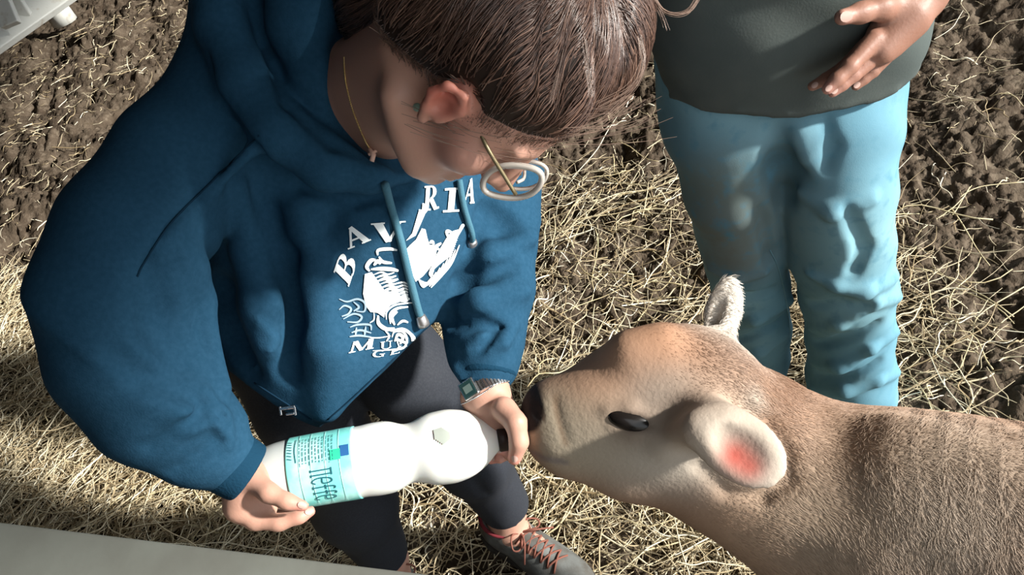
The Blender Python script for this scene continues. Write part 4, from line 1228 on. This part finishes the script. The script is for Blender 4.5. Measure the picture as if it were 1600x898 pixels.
# drawstrings with end fittings
M_cord = mat('blue_cord', (0.055, 0.14, 0.19), 0.85, 0.1, bump=(500, 0.6, 0.001))
M_tip = mat('steel_cord_end', (0.42, 0.40, 0.40), 0.3, 0.5, metal=0.8)
for pts, rad in (([(598, 285), (612, 330), (625, 375), (638, 430), (650, 480), (654, 492)], 6.3), ([(714, 282), (722, 325), (731, 362), (738, 380)], 5.2)):
    q = spline(on_surf(H_bvh, pts, 0.006), 26)
    m = MB(); m.tube(q, rad * 1.08 / F, 10, up=fw); ds_ = m.build('drawstring', M_cord, hoodie)
    t = q[-1] - q[-2]; t /= np.linalg.norm(t)
    m = MB(); m.tube([q[-1] - t * 0.002, q[-1], q[-1] + t * 0.010, q[-1] + t * 0.0145, q[-1] + t * 0.016], [0.005, 0.0068, 0.0085, 0.0082, 0.005], 14)
    m.build('cord_end', M_tip, ds_)
# raglan and pocket seams
M_seam = mat('dark_seam', (0.006, 0.022, 0.042), 0.95, 0.05)
for pts in ([(405, 212), (340, 275), (270, 345), (225, 410), (214, 432)], [(512, 655), (560, 612), (620, 555), (672, 506)], [(398, 598), (440, 625), (488, 655)]):
    q = on_surf(H_bvh, [tuple(p) for p in spline(pts, 40)], 0.0004)
    m = MB(); m.tube(q, 0.0013, 6); m.build('seam', M_seam, hoodie)
# ribbed cuffs
def cuff(a, b, ra, rb, hole):
    lo = np.minimum(a, b) - 0.08; hi = np.maximum(a, b) + 0.08
    v = Vol(lo, hi, 0.0028); t = (b - a) / np.linalg.norm(b - a)
    v.cone(a, b, ra, rb, 0.0); v.cut(a - t * 0.004, -t, 0.006); v.cut(b + t * 0.006, t, 0.006)
    v.cone(a - t * 0.05, b + t * 0.05, hole, hole, 0.006, 'sub')
    cv, cq = v.mesh(2); return mesh_np('cuff', cv, cq, M_rib, hoodie)
cuff(at(352, 718, 1.058), at(384, 737, 1.066), 0.0415, 0.0395, 0.030)
cuff(at(761, 562, 1.163), at(760, 583, 1.157), 0.0425, 0.041, 0.033)
# band, watch and bead bracelet
def ringpts(c, t, r, n=40, flat=1.0, a0=0, a1=2 * math.pi, side=None):
    t = t / np.linalg.norm(t); a = (side if side is not None else IX) ; a = a - t * (a @ t); a /= np.linalg.norm(a); b_ = np.cross(t, a)
    return [c + r * (math.cos(w) * a + flat * math.sin(w) * b_) for w in np.linspace(a0, a1, n, endpoint=False)]
m = MB(); m.tube(ringpts(at(382, 733, 1.066), at(395, 742, 1.068) - at(370, 727, 1.062), 0.030), 0.0016, 8, closed=True); m.build('hair_tie', mat('black_elastic', (0.01, 0.01, 0.012), 0.7), W)
wax = at(775, 645, 1.135) - at(757, 600, 1.15)
wt = bpy.data.objects.new('wristwatch', None); COL.objects.link(wt); wt.location = Vector(at(757, 612, 1.15)); wt.parent = W; wt.matrix_parent_inverse = root_inv(W)
def wrist(x, y, off):
    p, n = hit(B_bvh, x, y)
    if p is None: return at(x, y, 1.15), -fw
    if n @ (CAM - p) < 0: n = -n
    return p + n * off, n
wax = at(778, 640, 1.135) - at(757, 600, 1.15); wax /= np.linalg.norm(wax)
for i, (x, y) in enumerate(spline([(728, 614), (745, 605), (760, 598), (775, 593), (788, 590), (794, 588)], 17)):
    p, n = wrist(x, y, 0.0015)
    a_ = wax - n * (wax @ n); a_ /= np.linalg.norm(a_); t = np.cross(a_, n)
    m = MB(); m.box(p, [a_, t, n], (0.0075, 0.0019, 0.0014)); m.build('strap_link', M_metal, wt, False, 0.0006)
wp_, wd_ = wrist(736, 608, 0.004); wd_ = wd_ * 0.7 - fw * 0.3; wd_ /= np.linalg.norm(wd_)
wn = wax - wd_ * (wax @ wd_); wn /= np.linalg.norm(wn); tt = np.cross(wn, wd_)
m = MB(); m.box(wp_, [wn, tt, wd_], (0.0125, 0.0115, 0.004)); m.build('watch_case', M_metal, wt, False, 0.002)
m = MB(); m.box(wp_ + wd_ * 0.004, [wn, tt, wd_], (0.0105, 0.0095, 0.0008)); m.build('watch_dial', mat('dark_dial', (0.02, 0.05, 0.05), 0.15, 0.6), wt, False, 0.0005)
m = MB(); m.box(wp_ + wd_ * 0.0048, [wn, tt, wd_], (0.005, 0.0058, 0.0003)); m.build('watch_display', mat('grey_display', (0.13, 0.18, 0.165), 0.3), wt, False)
m = MB()
for (x, y) in spline([(722, 631), (738, 624), (752, 616), (768, 605), (783, 595), (791, 591)], 40):
    p, n = wrist(x, y, 0.001)
    m.lathe(p - n * 0.0012, n, [(0, .0003), (.0005, .0009), (.0012, .0012), (.0019, .0009), (.0024, .0003)], 6)
m.build('bead_bracelet', M_metal, W)
for (x, y, a) in ((804, 716, 95), (781, 702, 120), (770, 715, 150)):
    nail('fingernail', x, y, a, 0.0055, 0.0045, W, B_bvh, M_nail)
for (x, y, a) in ((472, 789, 20), (483, 799, -20)):
    nail('fingernail', x, y, a, 0.0055, 0.0042, W, B_bvh, M_nail)
# buckle glinting at the waist
for (x, y) in ((449, 637),):
    d = min([v for v in (H.surf(x, y), G.surf(x, y)) if v] or [1.2]); c = at(x, y, d - 0.006)
    t = math.cos(-0.15) * IX + math.sin(-0.15) * IY; u = np.cross(fw, t)
    m = MB(); m.box(c, [t, u, fw], (0.0105, 0.0022, 0.002)); m.box(c + IY * 0.008 + IX * 0.004, [t, u, fw], (0.006, 0.0015, 0.002)); m.box(c + IY * 0.004 - IX * 0.009, [t, u, fw], (0.0015, 0.006, 0.002)); m.box(c + IY * 0.004 + IX * 0.0105, [t, u, fw], (0.0015, 0.006, 0.002))
    m.build('buckle', M_metal, W, False, 0.0008)

# ------------------------------------------------ shoes
M_suede = mat('grey_suede', (0.13, 0.135, 0.13), 0.85, 0.15, noise=[((0.085, 0.08, 0.072), 30, 0.4, 0.65)], bump=(300, 0.4, 0.001))
M_sole = mat('dark_rubber_sole', (0.05, 0.045, 0.04), 0.8, 0.2)
M_lace = mat('rust_laces', (0.19, 0.075, 0.055), 0.8, 0.15)
M_collar = mat('dark_red_lining', (0.17, 0.028, 0.035), 0.85, 0.1)
def shoe(an, dr, lab):
    z = np.array([0, 0, 1.0]); sd = np.cross(z, dr); o = np.array([an[0], an[1], 0.0])
    def q(l, s, h): return o + dr * l + sd * s + z * h
    ax = [dr, sd, z]
    v = Vol(np.minimum(q(-0.1, -0.09, 0), q(0.24, 0.09, 0)) - 0.07, np.maximum(q(-0.1, -0.09, 0.2), q(0.24, 0.09, 0.2)) + 0.05, 0.0034)
    v.ell(q(-0.03, 0, 0.045), ax, (0.058, 0.036, 0.05), 0.02)
    v.ell(q(0.06, 0, 0.045), ax, (0.08, 0.040, 0.042), 0.03)
    v.ell(q(0.135, 0, 0.035), ax, (0.085, 0.047, 0.036), 0.03)
    v.cone(q(-0.01, 0, 0.085), q(0.10, 0, 0.052), 0.040, 0.034, 0.02)
    v.cone(q(-0.012, 0, 0.085), q(-0.008, 0, 0.125), 0.043, 0.044, 0.02)
    v.cut(q(0, 0, 0.128), z + dr * 0.25, 0.006); v.cut(q(0, 0, 0.018), -z, 0.004)
    v.cone(q(-0.008, 0, 0.085), q(0.004, 0, 0.2), 0.033, 0.038, 0.006, 'sub')
    sv, sq = v.mesh(2)
    sh = mesh_np('shoe', sv, sq, M_suede, W); sh['label'] = lab
    bv = bvh_of(sv, sq)
    out = [(-0.088, 0), (-0.08, .028), (-0.05, .038), (0, .037), (0.05, .038), (0.1, .046), (0.15, .049), (0.19, .040), (0.215, .02), (0.222, 0)]
    pts = out + [(a, -b) for a, b in out[-2:0:-1]]
    m = MB(); nn = len(pts)
    m.add([q(a, b, h) for h in (0.0, 0.022) for a, b in pts], [tuple(range(nn - 1, -1, -1)), tuple(range(nn, 2 * nn))] + [(i, (i + 1) % nn, nn + (i + 1) % nn, nn + i) for i in range(nn)])
    m.build('sole', M_sole, sh, False, 0.004)
    m = MB(); m.tube([q(-0.008 + 0.043 * math.cos(w), 0.041 * math.sin(w), 0.126 - 0.011 * math.cos(w)) for w in np.linspace(0, 2 * math.pi, 30, endpoint=False)], 0.0045, 8, closed=True); m.build('collar_lining', M_collar, sh)
    def top(l, s):
        p, n, i, d = bv.ray_cast(Vector(q(l, s, 0.3)), Vector((0, 0, -1)))
        return (q(l, s, 0.05) if p is None else np.array(p) + np.array(n) * 0.002)
    m = MB()
    for i in range(6):
        l = 0.045 + i * 0.016
        for sg in (-1, 1):
            m.tube([top(l + 0.016 * t, sg * (0.023 - 0.046 * t)) + z * 0.002 * math.sin(t * 3.14) for t in np.linspace(0, 1, 8)], 0.0022, 6)
    for sg in (-1, 1):
        c = top(0.045, 0)
        m.tube(spline([c, c + sd * sg * 0.022 + z * 0.016 - dr * 0.004, c + sd * sg * 0.042 + z * 0.004 + dr * 0.012, c + sd * sg * 0.03 + dr * 0.022, c + z * 0.003], 16), 0.0021, 6)
        m.tube(spline([c, c + sd * sg * 0.018 + dr * 0.025 + z * 0.008, c + sd * sg * 0.05 + dr * 0.045 - z * 0.012], 12), 0.0021, 6)
    m.build('laces', M_lace, sh)
    m = MB(); m.tube([top(0.03 + 0.022 * k, 0) - z * 0.001 for k in range(5)], [0.012, 0.014, 0.014, 0.013, 0.01], 8, flat=0.3, up=z); m.build('tongue', M_suede, sh)
    return sh
shoe(an1, dr1, 'grey suede walking shoe with rust red laces')
shoe(an2, dr2, 'grey suede walking shoe half hidden by the rail')

# ------------------------------------------------ jeans details and the man's boots
M_stitch = mat('pale_stitching', (0.16, 0.31, 0.37), 0.8, 0.1)
for pts in ([(1203, 390), (1216, 420), (1228, 470), (1234, 520)],):
    q = on_surf(J_bvh, [tuple(p) for p in spline(pts, 24)], 0.0008)
    if len(q) > 4:
        m = MB(); m.tube(q, 0.0011, 6); m.build('seam', M_stitch, jeans)
T_bvh = bvh_of(TV, TQ)
M_boot = mat('muddy_boot', (0.05, 0.04, 0.032), 0.85, 0.15)
for ft in (legL[-1], legR[-1]):
    p = at(*ft[:3]); p[2] = 0.0
    v = Vol(p - np.array([0.3, 0.3, 0.02]), p + np.array([0.3, 0.3, 0.2]), 0.006); sd = np.cross((0, 0, 1.0), mf)
    v.ell(p + mf * 0.02 + np.array([0, 0, 0.05]), [mf, sd, np.array([0, 0, 1.0])], (0.10, 0.048, 0.06), 0.03)
    v.ell(p + mf * 0.12 + np.array([0, 0, 0.04]), [mf, sd, np.array([0, 0, 1.0])], (0.10, 0.052, 0.045), 0.03)
    v.cone(p + np.array([0, 0, 0.05]), p + np.array([0, 0, 0.14]), 0.05, 0.05, 0.02); v.cut(p + np.array([0, 0, 0.004]), (0, 0, -1.0), 0.004)
    bv_, bq_ = v.mesh(1); mesh_np('boot', bv_, bq_, M_boot, man)

# ------------------------------------------------ calf's coat
def fur(n, seed, length, rad):
    r = np.random.default_rng(seed)
    nrm = np.cross(KV[KQ[:, 2]] - KV[KQ[:, 0]], KV[KQ[:, 3]] - KV[KQ[:, 1]]); ar = np.linalg.norm(nrm, axis=1) / 2; nrm = nrm / (2 * ar[:, None] + 1e-12)
    cen = KV[KQ].mean(1)
    w = ar * ((cen[:, 2] > 0.42) & (cen[:, 0] < 0.85)) * np.where(((cen - CAM) * nrm).sum(1) < 0.1, 1, 0.05)
    w = w * np.where(KC[KQ[:, 0]].sum(1) < 0.2, 0.0, 1.0)
    w = w * sstep(0.13, 0.25, cen[:, 0]) * np.where(cen[:, 0] < 0.03, 0, 1)
    w = w * np.where(np.linalg.norm(cen - at(987, 657, de), axis=1) < 0.019, 0, 1) * np.where(np.linalg.norm(cen - at(1154, 700, 0.97), axis=1) < 0.078, 0.0, 1)
    f = r.choice(len(KQ), n, p=w / w.sum())
    wt_ = r.dirichlet((1, 1, 1, 1), n)
    p = (KV[KQ[f]] * wt_[..., None]).sum(1); nr = nrm[f]; col = (KC[KQ[f]] * wt_[..., None]).sum(1)
    ctr = ((p - tp(0, 0, 0.6)) @ tx)
    q0 = vnoise(p[:, 0] * 11 + p[:, 1] * 7, p[:, 2] * 12, 15)
    fa = tx * (0.25 + 0.28 * np.sin(ctr * 2 * math.pi / 0.03 + 14 * q0))[:, None] - np.array([0, 0, 1.0]) * 0.9
    k_ = sstep(-0.22, 0.06, ctr)[:, None]
    flow = fa * k_ + (tx * 0.9 - np.array([0, 0, 1.0]) * 0.25) * (1 - k_)
    q1 = vnoise(p[:, 0] * 26, p[:, 1] * 26 + p[:, 2] * 22, 8)[:, None] - 0.5
    flow = flow + 0.7 * q1 * ty + r.normal(0, 0.12, (n, 3))
    flow = flow - nr * (flow * nr).sum(1)[:, None]; flow /= np.linalg.norm(flow, axis=1)[:, None] + 1e-9
    face = sstep(0.14, 0.26, p[:, 0])[:, None]
    L = (0.0042 + (length - 0.0042) * face) * r.uniform(0.6, 1.3, n)[:, None]
    er = np.linalg.norm(p - at(1154, 700, 0.975), axis=1)[:, None]
    L = np.where(er < 0.07, 0.005, L)
    P = np.stack([p - nr * 0.001, p + (flow * 0.45 + nr * 0.11) * L, p + (flow * 1.0 + nr * 0.13) * L], 1)
    R = np.full((n, 3), rad) * (0.45 + 0.55 * face) * np.array([1, 0.8, 0.25])
    return P, R, np.clip(col * r.uniform(0.92, 1.25, (n, 1)), 0, 1)
M_fur = bpy.data.materials.new('calf_fur'); M_fur.use_nodes = True
_b = M_fur.node_tree.nodes['Principled BSDF']; _a = M_fur.node_tree.nodes.new('ShaderNodeAttribute'); _a.attribute_name = 'Col'
M_fur.node_tree.links.new(_a.outputs['Color'], _b.inputs['Base Color']); _b.inputs['Roughness'].default_value = 0.5; _b.inputs['Specular IOR Level'].default_value = 0.3
FP, FR, FC = fur(120000, 21, 0.0105, 0.00032)
fo = strands('coat_hair', FP, FR, M_fur, cbody); tag(fo, kind='stuff')
at_ = fo.data.attributes.new('Col', 'FLOAT_COLOR', 'CURVE')
at_.data.foreach_set('color', np.hstack([FC, np.ones((len(FC), 1))]).astype(np.float32).ravel())

# ------------------------------------------------ rail in front, white gate behind
M_rail = mat('weathered_grey_board', (0.21, 0.22, 0.195), 0.8, 0.2, noise=[((0.16, 0.16, 0.14), 9, 0.4, 0.7), ((0.26, 0.28, 0.265), 2.5, 0.5, 0.7)], bump=(40, 0.25, 0.002))
ra = on_plane(-140, 797, 1.12); rb = on_plane(820, 913, 1.12)
rdv = (rb - ra) / np.linalg.norm(rb - ra); rs = np.cross((0, 0, 1.0), rdv)
if rs[1] > 0: rs = -rs
m = MB(); m.box((ra + rb) / 2 + rs * 0.06 - np.array([0, 0, 0.02]), [rdv, rs, np.array([0, 0, 1.0])], (np.linalg.norm(rb - ra) / 2 + 0.05, 0.06, 0.02))
rail = thing('pen_rail', 'grey weathered board along the top of the pen in front of the stooping person', 'rail', ra)
m.build('top_board', M_rail, rail, False, 0.004)
for k in (0.04, 0.96):
    c = ra + (rb - ra) * k + rs * 0.06; m = MB(); m.box((c[0], c[1], 0.55), [rdv, rs, np.array([0, 0, 1.0])], (0.04, 0.035, 0.55)); m.build('post', M_rail, rail, False, 0.004)
M_wpaint = mat('chipped_white_paint', (0.62, 0.62, 0.58), 0.6, 0.3, noise=[((0.45, 0.40, 0.33), 22, 0.58, 0.75)], bump=(60, 0.3, 0.002))
ga = at(-60, 92, 3.6); gb = at(150, -52, 4.1)
gate = thing('white_gate', 'chipped white painted metal gate at the far edge of the pen', 'gate', ga)
def beam(name, a, b, hw, hd, mt, par):
    t = (b - a) / np.linalg.norm(b - a); s_ = np.cross(t, fw); s_ /= np.linalg.norm(s_); u = np.cross(s_, t)
    m = MB(); m.box((a + b) / 2, [t, s_, u], (np.linalg.norm(b - a) / 2, hw, hd)); return m.build(name, mt, par, False, 0.006)
beam('bottom_rail', ga, gb, 0.075, 0.02, M_wpaint, gate)
up = np.array([0, 0, 1.0])
for t in (0.02, 0.42, 0.98):
    p = ga + (gb - ga) * t; beam('upright', p, p + up * 0.9, 0.045, 0.018, M_wpaint, gate)
beam('upright', at(18, 40, 3.64), at(-16, -40, 3.64), 0.04, 0.018, M_wpaint, gate)
beam('top_rail', ga + up * 0.9, gb + up * 0.9, 0.05, 0.02, M_wpaint, gate)
pf = on_plane(101, 34, 0.03); m = MB()
m.tube([pf, pf + up * 0.10, pf + up * 0.18, pf + up * 0.9], [0.075, 0.065, 0.05, 0.05], 14); m.build('gate_post', M_wpaint, gate)

# ------------------------------------------------ a few long stalks lying free on the hay
M_stalk = mat('pale_straw', (0.62, 0.54, 0.34), 0.5, 0.4, noise=((0.42, 0.33, 0.18), 30, 0.4, 0.65))
def stalk_mesh(k):
    r = np.random.default_rng(100 + k); L = r.uniform(0.10, 0.26); n = 7
    P = [np.array([L * (i / (n - 1) - 0.5), 0.02 * math.sin(i * 0.7 + k) * (k % 3), 0.006 * math.sin(i * 1.1 + k)]) for i in range(n)]
    m = MB(); m.tube(P, list(np.linspace(0.0019, 0.0012, n) * r.uniform(0.8, 1.25)), 6)
    me = bpy.data.meshes.new('hay_stalk'); me.from_pydata(m.v, [], m.f); me.polygons.foreach_set('use_smooth', [True] * len(me.polygons)); me.materials.append(M_stalk); return me
SM = [stalk_mesh(k) for k in range(9)]
r = np.random.default_rng(31); spots = []
places = (((960, 400, 70, 100, 26), 'long pale straw stalk on the hay between the stooping person and the jeans', 'straw stalks on the hay behind the calf'), ((900, 800, 80, 50, 12), 'long pale straw stalk on the hay beside the laced shoe, under the calf', 'straw stalks beside the shoe'),
          ((130, 560, 110, 110, 14), 'long pale straw stalk on the hay behind the elbow of the sweatshirt', 'straw stalks behind the elbow'), ((240, 780, 120, 40, 8), 'long pale straw stalk on the hay just beyond the grey rail', 'straw stalks beyond the rail'),
          ((1500, 500, 60, 120, 12), 'pale straw stalk on the crumbly dirt beyond the back of the calf', 'straw stalks on the dirt by the jeans'), ((1520, 180, 40, 80, 4), 'pale straw stalk on bare dark dirt beside the open hand', 'straw stalks on the dirt by the hand'))
for (cx, cy, sx, sy, n), slab_, sgrp in places:
    for i in range(n):
        spots.append((r.normal(cx, sx), r.normal(cy, sy), slab_, sgrp))
for i, (x, y, slab_, sgrp) in enumerate(spots):
    g = on_plane(x, y, 0.02)
    if not (0.3 < g[1] < 5): continue
    o = bpy.data.objects.new('hay_stalk', SM[i % 9]); COL.objects.link(o)
    o.location = (g[0], g[1], float(ground_z(np.array([g[0]]), np.array([g[1]]))[0]) + 0.022 + 0.012 * r.random())
    o.rotation_euler = (r.normal(0, 0.08), r.normal(0, 0.08), r.uniform(0, 6.28))
    tag(o, slab_, 'straw', sgrp)

# stalks one can point at: (points in the picture lying on the floor, height, radius, label)
for pts, h, rad, lab in (
    ([(1600, 448), (1530, 492), (1518, 530), (1500, 575)], 0.05, 0.0016, 'long bent straw stalk on bare dirt near the edge of the hay'),
    ([(1397, 578), (1425, 590), (1445, 615), (1456, 640)], 0.03, 0.0017, 'curved straw stalk touching the hem of the blue jeans'),
    ([(1600, 284), (1540, 290), (1515, 298), (1500, 308)], 0.03, 0.0016, 'thin arched straw stalk alone on the crumbly dirt'),
    ([(993, 328), (1010, 328), (1022, 326), (1058, 328)], 0.05, 0.0026, 'short pale flat straw piece shining on the hay heap'),
    ([(560, 868), (600, 855), (660, 870), (668, 898)], 0.06, 0.0015, 'thin bent straw between the two shoes'),
    ([(882, 815), (960, 806), (1010, 822), (1060, 808)], 0.04, 0.0018, 'long straw stalk beside the toe of the grey shoe'),
    ([(1400, 405), (1420, 398), (1432, 386)], 0.03, 0.0016, 'little hooked straw beside the knee of the jeans')):
    m = MB(); m.tube(spline([on_plane(x, y, h) for x, y in pts], 12), np.linspace(1, 0.7, 12) * rad, 6)
    o = m.build('hay_stalk', M_stalk); tag(o, lab, 'straw')
m = MB(); m.tube(spline([on_plane(824, 604, 0.62), on_plane(842, 584, 0.62), on_plane(874, 582, 0.61), on_plane(900, 568, 0.60)], 10), 0.0011, 6); m.tube(spline([on_plane(842, 584, 0.62), on_plane(841, 572, 0.62), on_plane(852, 562, 0.61), on_plane(866, 560, 0.60)], 10), 0.0010, 6)
tag(m.build('forked_straw', M_stalk), 'pale forked straw clinging to the dark nose of the calf', 'straw')
